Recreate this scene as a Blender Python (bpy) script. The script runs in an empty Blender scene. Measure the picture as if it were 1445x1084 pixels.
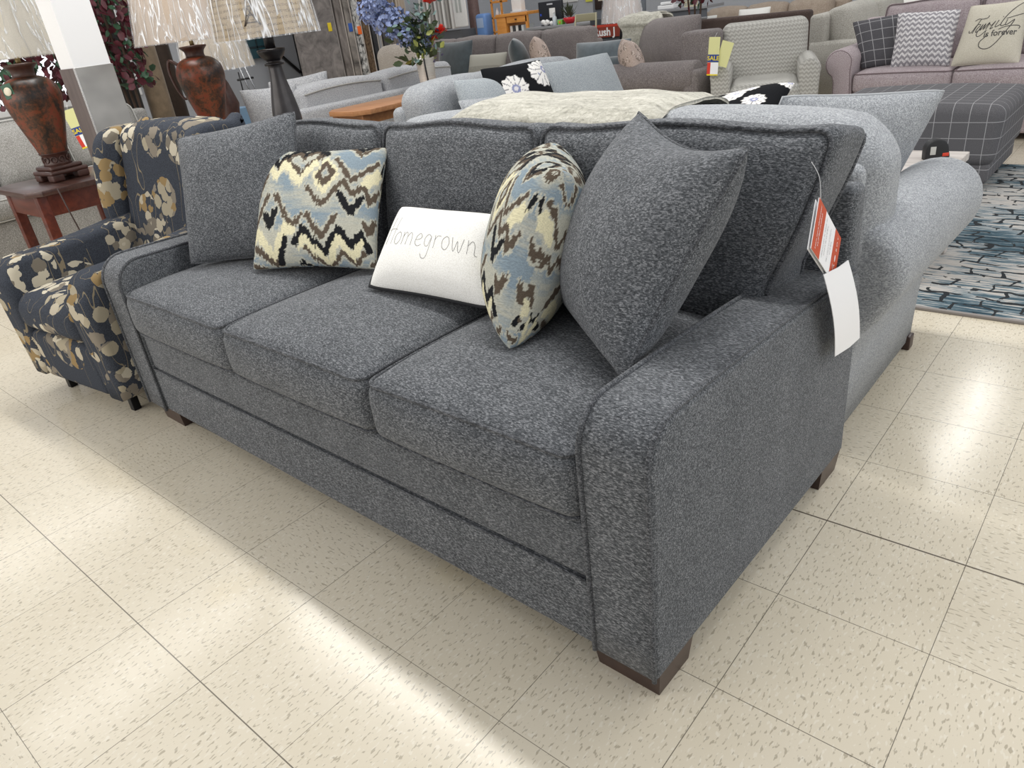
import bpy, math, random
import numpy as np
from mathutils import Matrix, Vector
random.seed(7)
C = bpy.context.scene.collection
PI = math.pi
sin, cos = math.sin, math.cos

# ------------------------------------------------------------------ materials
class NT:
    def __init__(s, name):
        s.m = bpy.data.materials.new(name); s.m.use_nodes = True
        s.t = s.m.node_tree; s.b = s.t.nodes['Principled BSDF']
    def n(s, typ, **kw):
        nd = s.t.nodes.new(typ)
        for k, v in kw.items():
            if k.startswith('i_'):
                nd.inputs[k[2:].replace('_', ' ')].default_value = v
            else: setattr(nd, k, v)
        return nd
    def l(s, a, b): s.t.links.new(a, b)
    def put(s, sock, v):
        if v is None: return
        if isinstance(v, (int, float)): sock.default_value = v
        elif isinstance(v, (tuple, list)): sock.default_value = tuple(v) if len(v) != 3 or len(sock.default_value) == 3 else (*v, 1)
        else: s.l(v, sock)
    def math(s, op, a, b=None, c=None):
        nd = s.n('ShaderNodeMath', operation=op)
        s.put(nd.inputs[0], a); s.put(nd.inputs[1], b); s.put(nd.inputs[2], c)
        return nd.outputs[0]
    def obj(s, scale=(1, 1, 1), loc=(0, 0, 0), rot=(0, 0, 0), kind='Object'):
        tc = s.n('ShaderNodeTexCoord'); mp = s.n('ShaderNodeMapping')
        mp.inputs['Scale'].default_value = scale; mp.inputs['Location'].default_value = loc
        mp.inputs['Rotation'].default_value = rot
        s.l(tc.outputs[kind], mp.inputs[0]); return mp.outputs[0]
    def noise(s, vec, scale=1, detail=2, rough=.5, dist=0):
        nd = s.n('ShaderNodeTexNoise'); s.l(vec, nd.inputs['Vector'])
        nd.inputs['Scale'].default_value = scale; nd.inputs['Detail'].default_value = detail
        nd.inputs['Roughness'].default_value = rough; nd.inputs['Distortion'].default_value = dist
        return nd.outputs['Fac']
    def vor(s, vec, scale=1, feature='F1', out='Distance', rnd=1.0):
        nd = s.n('ShaderNodeTexVoronoi', feature=feature); s.l(vec, nd.inputs['Vector'])
        nd.inputs['Scale'].default_value = scale; nd.inputs['Randomness'].default_value = rnd
        return nd.outputs[out]
    def ramp(s, fac, stops, interp='LINEAR'):
        nd = s.n('ShaderNodeValToRGB'); e = nd.color_ramp.elements; nd.color_ramp.interpolation = interp
        while len(e) < len(stops): e.new(.5)
        for k, (p, c) in enumerate(stops):
            e[k].position = p; e[k].color = (*c, 1) if len(c) == 3 else c
        s.l(fac, nd.inputs[0]); return nd.outputs[0]
    def mix(s, fac, a, b, mode='MIX'):
        nd = s.n('ShaderNodeMix', data_type='RGBA', blend_type=mode)
        s.put(nd.inputs[0], fac); s.put(nd.inputs[6], a); s.put(nd.inputs[7], b)
        return nd.outputs[2]
    def bump(s, h, strength=.5, dist=.002):
        nd = s.n('ShaderNodeBump'); nd.inputs['Strength'].default_value = strength
        nd.inputs['Distance'].default_value = dist
        s.l(h, nd.inputs['Height']); s.l(nd.outputs[0], s.b.inputs['Normal'])
    def col(s, c): s.put(s.b.inputs['Base Color'], c)
    def rough(s, r): s.put(s.b.inputs['Roughness'], r)

def sr(h):
    h = h.lstrip('#'); v = [int(h[k:k+2], 16)/255 for k in (0, 2, 4)]
    return tuple(x/12.92 if x <= .04045 else ((x+.055)/1.055)**2.4 for x in v)

MC = {}
def plain(name, c, rough=.5, metal=0, noise=0):
    if name in MC: return MC[name]
    n = NT(name); c = sr(c) if isinstance(c, str) else c
    if noise:
        f = n.noise(n.obj(), 30, 3)
        n.col(n.ramp(f, [(.3, tuple(x*(1-noise) for x in c)), (.7, tuple(min(1, x*(1+noise)) for x in c))]))
    else: n.col(c)
    n.rough(rough); n.b.inputs['Metallic'].default_value = metal
    MC[name] = n.m; return n.m

def fabric(name, dark, mid, light, s=1.0, stretch=(110, 330, 330), bump=.6, sheen=.1, weave=None):
    if name in MC: return MC[name]
    n = NT(name); dark, mid, light = [sr(x) for x in (dark, mid, light)]
    v = n.obj(tuple(a*s for a in stretch))
    f = n.noise(v, 1, 2, .6)
    v2 = n.obj((600*s,)*3); f2 = n.noise(v2, 1, 1, .5)
    f3 = n.noise(n.obj((9, 9, 9)), 1, 2, .5)
    g = n.math('ADD', n.math('MULTIPLY', f, .62), n.math('ADD', n.math('MULTIPLY', f2, .33), n.math('MULTIPLY', f3, .08)))
    if weave:
        # separate yarns: every thread segment has its own tone, rows are staggered
        tc = n.n('ShaderNodeTexCoord'); sp = n.n('ShaderNodeSeparateXYZ'); n.l(tc.outputs['Object'], sp.inputs[0])
        ry = n.math('FLOOR', n.math('DIVIDE', sp.outputs[1], weave[1])); rz = n.math('FLOOR', n.math('DIVIDE', sp.outputs[2], weave[1]))
        st = n.math('MULTIPLY', n.math('ADD', ry, n.math('MULTIPLY', rz, 1.7)), .37)
        rx = n.math('FLOOR', n.math('ADD', n.math('DIVIDE', sp.outputs[0], weave[0]), st))
        cv = n.n('ShaderNodeCombineXYZ'); n.l(rx, cv.inputs[0]); n.l(ry, cv.inputs[1]); n.l(rz, cv.inputs[2])
        wn = n.n('ShaderNodeTexWhiteNoise', noise_dimensions='3D'); n.l(cv.outputs[0], wn.inputs['Vector'])
        g = n.math('ADD', n.math('MULTIPLY', g, .50), n.math('ADD', n.math('MULTIPLY', wn.outputs['Value'], .12), .19))
    n.col(n.ramp(g, [(.38, dark), (.51, mid), (.63, light)]))
    n.rough(.95); n.b.inputs['Sheen Weight'].default_value = sheen
    n.b.inputs['Specular IOR Level'].default_value = .15
    n.bump(g, bump, .003)
    MC[name] = n.m; return n.m

def velvet(name, c, sheen=.5):
    if name in MC: return MC[name]
    n = NT(name); c = sr(c)
    f = n.noise(n.obj((14, 14, 14)), 1, 3, .6)
    n.col(n.ramp(f, [(.3, tuple(x*.8 for x in c)), (.7, tuple(x*1.2 for x in c))]))
    n.rough(.8); n.b.inputs['Sheen Weight'].default_value = sheen
    f2 = n.noise(n.obj((300, 300, 300)), 1, 1); n.bump(f2, .3, .002)
    MC[name] = n.m; return n.m

def wood(name, c1, c2, rough=.35, axis=(2, 40, 40)):
    if name in MC: return MC[name]
    n = NT(name)
    f = n.noise(n.obj(axis), 1, 4, .6, .4)
    n.col(n.ramp(f, [(.3, sr(c1)), (.7, sr(c2))])); n.rough(rough)
    MC[name] = n.m; return n.m

def floral(name, base, cols, big=9.0, fine=38.0, stem=None, thr=.40):
    """clusters of small petals scattered over a plain ground, with thin stems"""
    n = NT(name)
    v = n.obj(); wn = n.n('ShaderNodeTexNoise'); n.l(v, wn.inputs['Vector']); wn.inputs['Scale'].default_value = 14
    mixv = n.n('ShaderNodeVectorMath', operation='MULTIPLY_ADD')
    n.l(wn.outputs['Color'], mixv.inputs[0]); mixv.inputs[1].default_value = (.035, .035, .035); n.l(v, mixv.inputs[2])
    vv = mixv.outputs[0]
    w2 = n.n('ShaderNodeTexNoise'); n.l(v, w2.inputs['Vector']); w2.inputs['Scale'].default_value = 60
    m2v = n.n('ShaderNodeVectorMath', operation='MULTIPLY_ADD'); n.l(w2.outputs['Color'], m2v.inputs[0]); m2v.inputs[1].default_value = (.016, .016, .016); n.l(v, m2v.inputs[2]); v2 = m2v.outputs[0]
    cl = n.vor(vv, big); ccol = n.vor(vv, big, out='Color'); fi = n.vor(v2, fine); fcol = n.vor(v2, fine, out='Color')
    sep = n.n('ShaderNodeSeparateColor'); n.l(ccol, sep.inputs[0])
    sep2 = n.n('ShaderNodeSeparateColor'); n.l(fcol, sep2.inputs[0])
    m1 = n.math('LESS_THAN', cl, n.math('ADD', thr-.08, n.math('MULTIPLY', sep.outputs[1], .16)))
    m2 = n.math('LESS_THAN', fi, .60)
    mask = n.math('MULTIPLY', m1, m2)
    pick = n.math('ADD', n.math('MULTIPLY', sep.outputs[0], .72), n.math('MULTIPLY', sep2.outputs[0], .28))
    k = len(cols)
    pc = n.ramp(pick, [((i/k)*.8+.1, sr(c)) for i, c in enumerate(cols)], 'CONSTANT')
    ctr = n.math('LESS_THAN', cl, .13)
    pc = n.mix(ctr, pc, sr(cols[-1]))
    weave = n.noise(n.obj((300, 300, 300)), 1, 1)
    b = n.ramp(weave, [(.3, tuple(x*.7 for x in sr(base))), (.7, tuple(x*1.3 for x in sr(base)))])
    if stem:
        w = n.noise(n.obj((16, 16, 3.2)), 1, 1, .4)
        d = n.math('ABSOLUTE', n.math('SUBTRACT', w, .5))
        sm = n.math('MULTIPLY', n.math('LESS_THAN', d, .006), n.math('LESS_THAN', cl, .75))
        b = n.mix(sm, b, sr(stem))
    n.col(n.mix(mask, b, pc)); n.rough(.95); n.b.inputs['Specular IOR Level'].default_value = .1
    n.bump(weave, .3, .002)
    return n.m

def plaid(name, base, line, step=.06, w=.05):
    n = NT(name); tc = n.n('ShaderNodeTexCoord'); sp = n.n('ShaderNodeSeparateXYZ'); n.l(tc.outputs['UV'], sp.inputs[0])
    def ln(a):
        f = n.math('FRACT', n.math('DIVIDE', a, step)); return n.math('LESS_THAN', n.math('ABSOLUTE', n.math('SUBTRACT', f, .5)), w)
    m = n.math('MAXIMUM', ln(sp.outputs[0]), ln(sp.outputs[1]))
    g = n.noise(n.obj((350, 350, 350)), 1, 1)
    b = n.ramp(g, [(.3, tuple(x*.75 for x in sr(base))), (.7, tuple(x*1.25 for x in sr(base)))])
    n.col(n.mix(m, b, sr(line))); n.rough(.95); return n.m

def chevron(name, c1, c2, px=.03, py=.03, mode='Object', noise=.25):
    n = NT(name); tc = n.n('ShaderNodeTexCoord'); sp = n.n('ShaderNodeSeparateXYZ'); n.l(tc.outputs[mode], sp.inputs[0])
    z = sp.outputs[2] if mode == 'Object' else sp.outputs[1]
    x = n.math('ADD', sp.outputs[0], n.math('MULTIPLY', sp.outputs[1], 1.0)) if mode == 'Object' else sp.outputs[0]
    zz = n.math('PINGPONG', x, px/2)
    f = n.math('FRACT', n.math('DIVIDE', n.math('ADD', z, zz), py))
    m = n.math('LESS_THAN', f, .5)
    g = n.noise(n.obj((260, 260, 260)), 1, 1)
    m = n.math('MULTIPLY', m, n.math('GREATER_THAN', g, .42))
    n.col(n.mix(m, sr(c1), sr(c2))); n.rough(.95); return n.m

def vcol(name, rough=.95):
    if name in MC: return MC[name]
    n = NT(name); a = n.n('ShaderNodeVertexColor', layer_name='Col')
    f = n.noise(n.obj((90, 420, 420)), 1, 1)
    n.col(n.mix(.35, a.outputs[0], n.mix(1.0, a.outputs[0], n.ramp(f, [(.3, (.55,)*3), (.7, (1.35,)*3)]), 'MULTIPLY')))
    n.rough(rough); n.b.inputs['Specular IOR Level'].default_value = .15; n.bump(f, .4, .002)
    MC[name] = n.m; return n.m

def emis(name, c, st):
    n = NT(name); n.b.inputs['Emission Color'].default_value = (*sr(c), 1); n.b.inputs['Emission Strength'].default_value = st
    n.col(sr(c)); return n.m

# ------------------------------------------------------------------ object helpers
def link(o, parent=None):
    C.objects.link(o)
    if parent is not None: o.parent = parent
    return o
def tag(o, label, cat, group=None, kind=None):
    o['label'] = label; o['category'] = cat
    if group: o['group'] = group
    if kind: o['kind'] = kind
    return o
def thing(name, label, cat, loc=(0, 0, 0), rz=0, group=None):
    o = bpy.data.objects.new(name, None); o.empty_display_size = .1
    o.location = loc; o.rotation_euler = (0, 0, rz); link(o)
    return tag(o, label, cat, group)
def struct(o): o['kind'] = 'structure'; return o

class MB:
    def __init__(s): s.v = []; s.f = []; s.uv = {}
    def add(s, verts, faces, M=None):
        k = len(s.v)
        if M is not None: verts = [tuple(M @ Vector(p)) for p in verts]
        s.v += [tuple(p) for p in verts]; s.f += [tuple(i+k for i in f) for f in faces]
        return s
    def build(s, name, mat, parent=None, smooth=True, angle=None):
        me = bpy.data.meshes.new(name); me.from_pydata(s.v, [], s.f); me.update()
        if smooth: me.polygons.foreach_set('use_smooth', [True]*len(me.polygons))
        me.materials.append(mat)
        if smooth and angle: me.set_sharp_from_angle(angle=math.radians(angle))
        o = bpy.data.objects.new(name, me); link(o, parent); return o

def axis_ticks(h, r, m, k=3):
    r = min(r, h*.999)
    a = [-h + r*(1-cos(t*PI/2/k)) if False else -h + r - r*math.tan(PI/4*(1-t/k)) for t in range(k)]
    mid = [(-h+r) + (2*(h-r))*t/m for t in range(m+1)]
    return a + mid + [-x for x in reversed(a)]

def rbox_geo(hx, hy, hz, r, m=(6, 6, 6), k=3, fn=None):
    """rounded box centred on the origin; fn bends each vertex"""
    r = min(r, hx*.98, hy*.98, hz*.98)
    tx, ty, tz = axis_ticks(hx, r, m[0], k), axis_ticks(hy, r, m[1], k), axis_ticks(hz, r, m[2], k)
    idx = {}; V = []; F = []
    def P(x, y, z):
        key = (round(x, 6), round(y, 6), round(z, 6))
        if key in idx: return idx[key]
        ix, iy, iz = (max(-h+r, min(h-r, c)) for c, h in ((x, hx), (y, hy), (z, hz)))
        d = Vector((x-ix, y-iy, z-iz))
        if d.length > 1e-9: d = d.normalized()*r
        p = (ix+d.x, iy+d.y, iz+d.z)
        if fn: p = fn(*p)
        idx[key] = len(V); V.append(p); return idx[key]
    def face(A, B, g, flip):
        for i in range(len(A)-1):
            for j in range(len(B)-1):
                q = [g(A[i], B[j]), g(A[i+1], B[j]), g(A[i+1], B[j+1]), g(A[i], B[j+1])]
                F.append(tuple(reversed(q)) if flip else tuple(q))
    face(tx, ty, lambda a, b: P(a, b, hz), False); face(tx, ty, lambda a, b: P(a, b, -hz), True)
    face(tx, tz, lambda a, b: P(a, -hy, b), False); face(tx, tz, lambda a, b: P(a, hy, b), True)
    face(ty, tz, lambda a, b: P(hx, a, b), False); face(ty, tz, lambda a, b: P(-hx, a, b), True)
    return V, F

def box(mb, x0, x1, y0, y1, z0, z1, r=.01, m=(2, 2, 2), k=2, fn=None, M=None):
    cx, cy, cz = (x0+x1)/2, (y0+y1)/2, (z0+z1)/2
    def g(x, y, z):
        p = (x+cx, y+cy, z+cz)
        return fn(*p) if fn else p
    V, F = rbox_geo((x1-x0)/2, (y1-y0)/2, (z1-z0)/2, r, m, k, g)
    return mb.add(V, F, M)

def bx(name, mat, parent, *a, **kw):
    sm = kw.pop('smooth', True)
    return box(MB(), *a, **kw).build(name, mat, parent, sm)

def tube(mb, pts, r, n=6, closed=False, M=None, taper=None):
    pts = [Vector(p) for p in pts]; N = len(pts); V = []; F = []
    up = None
    for i in range(N):
        a = pts[(i-1) % N] if (closed or i > 0) else pts[i]
        b = pts[(i+1) % N] if (closed or i < N-1) else pts[i]
        t = (b-a); t = t.normalized() if t.length > 1e-9 else Vector((0, 0, 1))
        if up is None:
            up = Vector((0, 0, 1)) if abs(t.z) < .9 else Vector((1, 0, 0))
        u = (up - t*up.dot(t))
        if u.length < 1e-6: u = t.orthogonal()
        u.normalize(); w = t.cross(u); up = u
        rr = r if taper is None else r*taper(i/(N-1))
        for k in range(n):
            an = 2*PI*k/n; V.append(pts[i] + (u*cos(an) + w*sin(an))*rr)
    for i in range(N if closed else N-1):
        j = (i+1) % N
        for k in range(n):
            F.append((i*n+k, i*n+(k+1) % n, j*n+(k+1) % n, j*n+k))
    if not closed:
        F.append(tuple(reversed(range(n)))); F.append(tuple((N-1)*n+k for k in range(n)))
    return mb.add(V, F, M)

def lathe(mb, prof, n=32, M=None, caps=True, sx=1, sy=1):
    V = []; F = []
    for (r, z) in prof:
        for k in range(n):
            a = 2*PI*k/n; V.append((r*cos(a)*sx, r*sin(a)*sy, z))
    for i in range(len(prof)-1):
        for k in range(n):
            F.append((i*n+k, i*n+(k+1) % n, (i+1)*n+(k+1) % n, (i+1)*n+k))
    if caps:
        F.append(tuple(reversed(range(n)))); F.append(tuple((len(prof)-1)*n+k for k in range(n)))
    return mb.add(V, F, M)

def inset(poly, d):
    N = len(poly); out = []
    A = sum(poly[i][0]*poly[(i+1) % N][1]-poly[(i+1) % N][0]*poly[i][1] for i in range(N))
    s = 1 if A > 0 else -1
    for i in range(N):
        p0, p1, p2 = Vector(poly[i-1]), Vector(poly[i]), Vector(poly[(i+1) % N])
        e1, e2 = (p1-p0), (p2-p1)
        e1 = e1.normalized() if e1.length > 1e-9 else e2.normalized(); e2 = e2.normalized() if e2.length > 1e-9 else e1
        n1, n2 = Vector((-e1.y, e1.x))*s, Vector((-e2.y, e2.x))*s
        m = (n1+n2); m = m.normalized() if m.length > 1e-6 else n1
        out.append(tuple(p1 + m*d/max(.5, m.dot(n1))))
    return out

def prism(mb, poly, w0, w1, bevel=.01, put=None, k=3, M=None):
    """closed 2-D outline given depth w0..w1 with rounded rims; put(a,b,w) places a point"""
    put = put or (lambda a, b, w: (w, a, b))
    rings = []
    for t in range(k+1):
        an = PI/2*t/k; rings.append((inset(poly, bevel*(1-sin(an))), w0 + bevel*(1-cos(an))))
    rings += [(p, w0+w1-w) for p, w in reversed(rings)]
    N = len(poly); V = []; F = []
    for p, w in rings: V += [put(a, b, w) for a, b in p]
    for i in range(len(rings)-1):
        for j in range(N): F.append((i*N+j, i*N+(j+1) % N, (i+1)*N+(j+1) % N, (i+1)*N+j))
    F.append(tuple(reversed(range(N)))); F.append(tuple((len(rings)-1)*N+j for j in range(N)))
    return mb.add(V, F, M)

def rring(x0, x1, y0, y1, z, r, n=5, dens=8):
    """rounded rectangle path in plan"""
    P = []
    for (cx, cy, a0) in ((x1-r, y1-r, 0), (x0+r, y1-r, 90), (x0+r, y0+r, 180), (x1-r, y0+r, 270)):
        for t in range(n+1):
            a = math.radians(a0+90*t/n); P.append((cx+r*cos(a), cy+r*sin(a), z))
    out = []
    for i, p in enumerate(P):
        q = P[(i+1) % len(P)]; d = math.dist(p, q); m = max(1, int(d/.06))
        for t in range(m): out.append(tuple(p[k]+(q[k]-p[k])*t/m for k in range(3)))
    return out

def arc(cx, cz, r, a0, a1, n=8):
    return [(cx+r*cos(math.radians(a0+(a1-a0)*t/n)), cz+r*sin(math.radians(a0+(a1-a0)*t/n))) for t in range(n+1)]

# ------------------------------------------------------------------ pillows
def pillow_fn(BL, BR, TR, TL, t, pinch=.05, pw=.55, sag=0.0):
    BL, BR, TR, TL = [Vector(p) for p in (BL, BR, TR, TL)]
    nrm = ((BR-BL)+(TR-TL)).cross((TL-BL)+(TR-BR)).normalized()     # towards the viewer side
    ctr = (BL+BR+TR+TL)/4
    def S(u, v, side):       # u,v in -1..1
        u = max(-1, min(1, u)); v = max(-1, min(1, v))
        uu = u*(1-pinch*(1-v*v)*abs(u)**1.5); vv = v*(1-pinch*(1-u*u)*abs(v)**1.5)
        q = 1-.03*(abs(u)*abs(v))**7; uu *= q; vv *= q
        a, b = (uu+1)/2, (vv+1)/2
        p = BL*(1-a)*(1-b)+BR*a*(1-b)+TR*a*b+TL*(1-a)*b
        h = ((1-abs(u)**2.6)*(1-abs(v)**2.6))**pw
        h *= 1+.10*sin(3.1*u+1.3*v+t*40)*.5
        p = p + nrm*side*(t/2*h)
        p.z -= sag*(1-u*u)*(1 if v > 0 else 0)*v
        return p
    return S, nrm

def ease(t): return sin(t*PI/2)

def make_pillow(name, label, cat, mat, BL, BR, TR, TL, t=.16, pinch=.05, pipe=None, pr=.004, n=26, paint=None, pw=.55,
                group=None, parent=None, sag=0.0, uvsize=(.5, .5)):
    S, nrm = pillow_fn(BL, BR, TR, TL, t, pinch, pw, sag)
    base = (Vector(BL)+Vector(BR))/2
    T = [ease(-1+2*i/n) for i in range(n+1)]
    # cloth length from the middle of the face outwards, so printed patterns do not stretch at the rim
    def arclen(f, ref):
        tab = [0.0]
        for k in range(60): tab.append(tab[-1]+(f((k+1)/60)-f(k/60)).length)
        return lambda a: math.copysign(np.interp(abs(a), np.linspace(0, 1, 61), tab)/ref, a)
    au = arclen(lambda a: S(a, 0, 1), (Vector(BR)-Vector(BL)+Vector(TR)-Vector(TL)).length/4)
    av = arclen(lambda a: S(0, a, 1), (Vector(TL)-Vector(BL)+Vector(TR)-Vector(BR)).length/4)
    TU = [au(a) for a in T]; TV = [av(a) for a in T]
    V = []; F = []; UV = []; cols = []
    for side in (1, -1):
        off = len(V)
        for j, v in enumerate(T):
            for i, u in enumerate(T):
                V.append(tuple(S(u, v, side)-base)); UV.append(((u+1)/2*uvsize[0], (v+1)/2*uvsize[1]))
                if paint: cols.append((TU[i], TV[j], side))
        for j in range(n):
            for i in range(n):
                q = (off+j*(n+1)+i, off+j*(n+1)+i+1, off+(j+1)*(n+1)+i+1, off+(j+1)*(n+1)+i)
                F.append(q if side > 0 else tuple(reversed(q)))
    me = bpy.data.meshes.new(name); me.from_pydata(V, [], F)
    uvl = me.uv_layers.new(name='UVMap')
    li = np.zeros(len(me.loops), dtype=np.int32); me.loops.foreach_get('vertex_index', li)
    ua = np.array(UV, dtype=np.float32)[li]; uvl.data.foreach_set('uv', ua.ravel())
    if paint:
        ca = me.color_attributes.new('Col', 'FLOAT_COLOR', 'POINT')
        ca.data.foreach_set('color', paint(np.array(cols)).astype(np.float32).ravel())
    me.polygons.foreach_set('use_smooth', [True]*len(me.polygons)); me.materials.append(mat)
    # weld the shared rim
    import bmesh
    b = bmesh.new(); b.from_mesh(me); bmesh.ops.remove_doubles(b, verts=b.verts, dist=1e-5); b.to_mesh(me); b.free()
    if pipe:
        root = thing(name, label, cat, base, 0, group) if parent is None else parent
        o = bpy.data.objects.new('cover', me); link(o, root)
        pts = []
        m = 14
        for k in range(m): pts.append(S(-1+2*k/m, -1, 1)-base)
        for k in range(m): pts.append(S(1, -1+2*k/m, 1)-base)
        for k in range(m): pts.append(S(1-2*k/m, 1, 1)-base)
        for k in range(m): pts.append(S(-1, 1-2*k/m, 1)-base)
        tube(MB(), pts, pr, 6, True).build('piping', pipe, root)
        return root, S, base
    o = bpy.data.objects.new(name, me); o.location = base; link(o); tag(o, label, cat, group)
    return o, S, base

def strokes_on(S, base, strokes, r, name, mat, parent, lift=.0008):
    """thin drawn lines lying on the face of a pillow; strokes in -1..1 face coordinates"""
    mb = MB()
    for st in strokes:
        P = []
        for a, b in zip(st[:-1], st[1:]):
            m = max(1, int(math.dist(a, b)/.03))
            for k in range(m): P.append((a[0]+(b[0]-a[0])*k/m, a[1]+(b[1]-a[1])*k/m))
        P.append(st[-1])
        pts = [S(u, v, 1) - base for u, v in P]
        tube(mb, pts, r, 4)
    o = mb.build(name, mat, parent); return o

def smooth_curve(pts, n=6):
    out = []
    P = [pts[0]]+list(pts)+[pts[-1]]
    for i in range(1, len(P)-2):
        p0, p1, p2, p3 = P[i-1:i+3]
        for k in range(n):
            t = k/n
            out.append(tuple(.5*((2*p1[d])+(-p0[d]+p2[d])*t+(2*p0[d]-5*p1[d]+4*p2[d]-p3[d])*t*t+(-p0[d]+3*p1[d]-3*p2[d]+p3[d])*t**3) for d in range(len(p1))))
    out.append(tuple(pts[-1])); return out

def text_mesh(body, size, shear=0, bold=0):
    cu = bpy.data.curves.new('lettering', 'FONT'); cu.body = body; cu.size = size; cu.align_x = 'CENTER'; cu.align_y = 'CENTER'
    cu.shear = shear; cu.offset = bold; cu.resolution_u = 3
    ob = bpy.data.objects.new('lettering', cu); me = bpy.data.meshes.new_from_object(ob)
    V = [tuple(v.co) for v in me.vertices]; F = [tuple(p.vertices) for p in me.polygons]
    bpy.data.objects.remove(ob); bpy.data.meshes.remove(me); bpy.data.curves.remove(cu)
    return V, F
def put_text(name, body, size, mat, parent, M, shear=0, bold=0, thick=.0006):
    V, F = text_mesh(body, size, shear, bold)
    mb = MB(); mb.add([(x, y, thick) for x, y, z in V], F, M); return mb.build(name, mat, parent, False)

# ------------------------------------------------------------------ the room
T = .3048
def floor_mat():
    n = NT('vinyl_tile')
    tc = n.n('ShaderNodeTexCoord'); sp = n.n('ShaderNodeSeparateXYZ'); n.l(tc.outputs['Object'], sp.inputs[0])
    X, Y = sp.outputs[0], sp.outputs[1]
    def line(a):
        s = n.math('DIVIDE', a, T); f = n.math('FRACT', n.math('ADD', s, .5)); d = n.math('ABSOLUTE', n.math('SUBTRACT', f, .5))
        k = n.math('ROUND', s)
        w = n.n('ShaderNodeTexWhiteNoise', noise_dimensions='1D'); n.l(k, w.inputs['W'])
        return d, k, w.outputs['Value']
    dx, kx, wx = line(X); dy, ky, wy = line(Y)
    mx = n.math('LESS_THAN', dx, n.math('ADD', .0018, n.math('MULTIPLY', wx, .0012)))
    four = n.math('LESS_THAN', n.math('ABSOLUTE', n.math('SUBTRACT', ky, 4)), .5)
    zero = n.math('LESS_THAN', n.math('ABSOLUTE', ky), .5)
    wyy = n.math('ADD', n.math('ADD', .0019, n.math('MULTIPLY', wy, .0012)), n.math('ADD', n.math('MULTIPLY', four, .006), n.math('MULTIPLY', zero, .0018)))
    my = n.math('LESS_THAN', dy, wyy)
    m = n.math('MAXIMUM', mx, my)
    # per tile tone
    cv = n.n('ShaderNodeCombineXYZ'); n.l(n.math('FLOOR', n.math('DIVIDE', X, T)), cv.inputs[0]); n.l(n.math('FLOOR', n.math('DIVIDE', Y, T)), cv.inputs[1])
    wn = n.n('ShaderNodeTexWhiteNoise', noise_dimensions='3D'); n.l(cv.outputs[0], wn.inputs['Vector'])
    par = n.math('GREATER_THAN', wn.outputs['Value'], .78)
    fa = n.noise(n.obj((165, 55, 1)), 1, 1.5, .55); fb = n.noise(n.obj((55, 165, 1), (7, 3, 0)), 1, 1.5, .55)
    fl = n.math('ADD', n.math('MULTIPLY', fa, n.math('SUBTRACT', 1.0, par)), n.math('MULTIPLY', fb, par))
    fm = n.ramp(fl, [(.60, (0, 0, 0)), (.65, (1, 1, 1))])
    fw = n.ramp(n.noise(n.obj((150, 55, 1), (31, 17, 0)), 1, 1, .5), [(.61, (0, 0, 0)), (.66, (1, 1, 1))])
    big = n.noise(n.obj((1.3, 1.3, 1)), 1, 3, .6)
    base = n.ramp(big, [(.3, sr('#cfc5b0')), (.7, sr('#dad1be'))])
    st = n.ramp(n.noise(n.obj((2.6, 2.2, 1), (5.3, 1.9, 0)), 1, 2, .5), [(.64, (0, 0, 0)), (.78, (1, 1, 1))])
    base = n.mix(n.math('MULTIPLY', st, .35), base, sr('#c9b88f'))
    base = n.mix(n.math('MULTIPLY', wn.outputs['Value'], .10), base, sr('#e6e1d6'))
    c = n.mix(n.math('MULTIPLY', fw, .3), base, sr('#eae6db'))
    c = n.mix(n.math('MULTIPLY', fm, .6), c, sr('#958b78'))
    gc = n.mix(four, sr('#5d564c'), sr('#3a2d26'))
    c = n.mix(n.math('MULTIPLY', m, .85), c, gc)
    n.col(c)
    sc = n.noise(n.obj((3, 60, 1), rot=(0, 0, .6)), 1, 3, .7); sc2 = n.noise(n.obj((60, 4, 1), rot=(0, 0, .3)), 1, 3, .7)
    r = n.math('ADD', .08, n.math('MULTIPLY', n.math('ADD', sc, sc2), .10)); n.rough(r)
    n.b.inputs['Specular IOR Level'].default_value = .32
    h = n.math('ADD', n.math('MULTIPLY', m, -1.0), n.math('MULTIPLY', n.math('ADD', sc, sc2), .12))
    n.bump(h, .25, .001)
    return n.m
mb = MB(); mb.add([(-9, -2.6, 0), (6, -2.6, 0), (6, 13, 0), (-9, 13, 0), (-9, -2.6, -.1), (6, -2.6, -.1), (6, 13, -.1), (-9, 13, -.1)],
                  [(0, 1, 2, 3), (7, 6, 5, 4), (0, 4, 5, 1), (1, 5, 6, 2), (2, 6, 7, 3), (3, 7, 4, 0)])
struct(mb.build('floor', floor_mat(), None, False))
wallm = plain('wall_paint', '#b9bcc2', .8, 0, .03)
struct(bx('wall_left', wallm, None, -8.15, -8, -2.6, 13, 0, 3.4, .01, smooth=False))
struct(bx('wall_back', wallm, None, -8, 6, 12.0, 12.15, 0, 3.4, .01, smooth=False))
struct(bx('baseboard_left', plain('base_black', '#2a2a2c'), None, -8, -7.985, -2.6, 12, 0, .1, .004, smooth=False))
# bright window in the left wall
w = struct(bx('window_1', plain('window_white', '#e8e8e8'), None, -8.0, -7.94, 2.2, 4.3, .75, 2.5, .01, smooth=False))
p = bx('pane', emis('window_daylight', '#f4f7ff', 1.25), w, -7.95, -7.93, 2.28, 4.22, .83, 2.42, .004, smooth=False)

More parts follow.
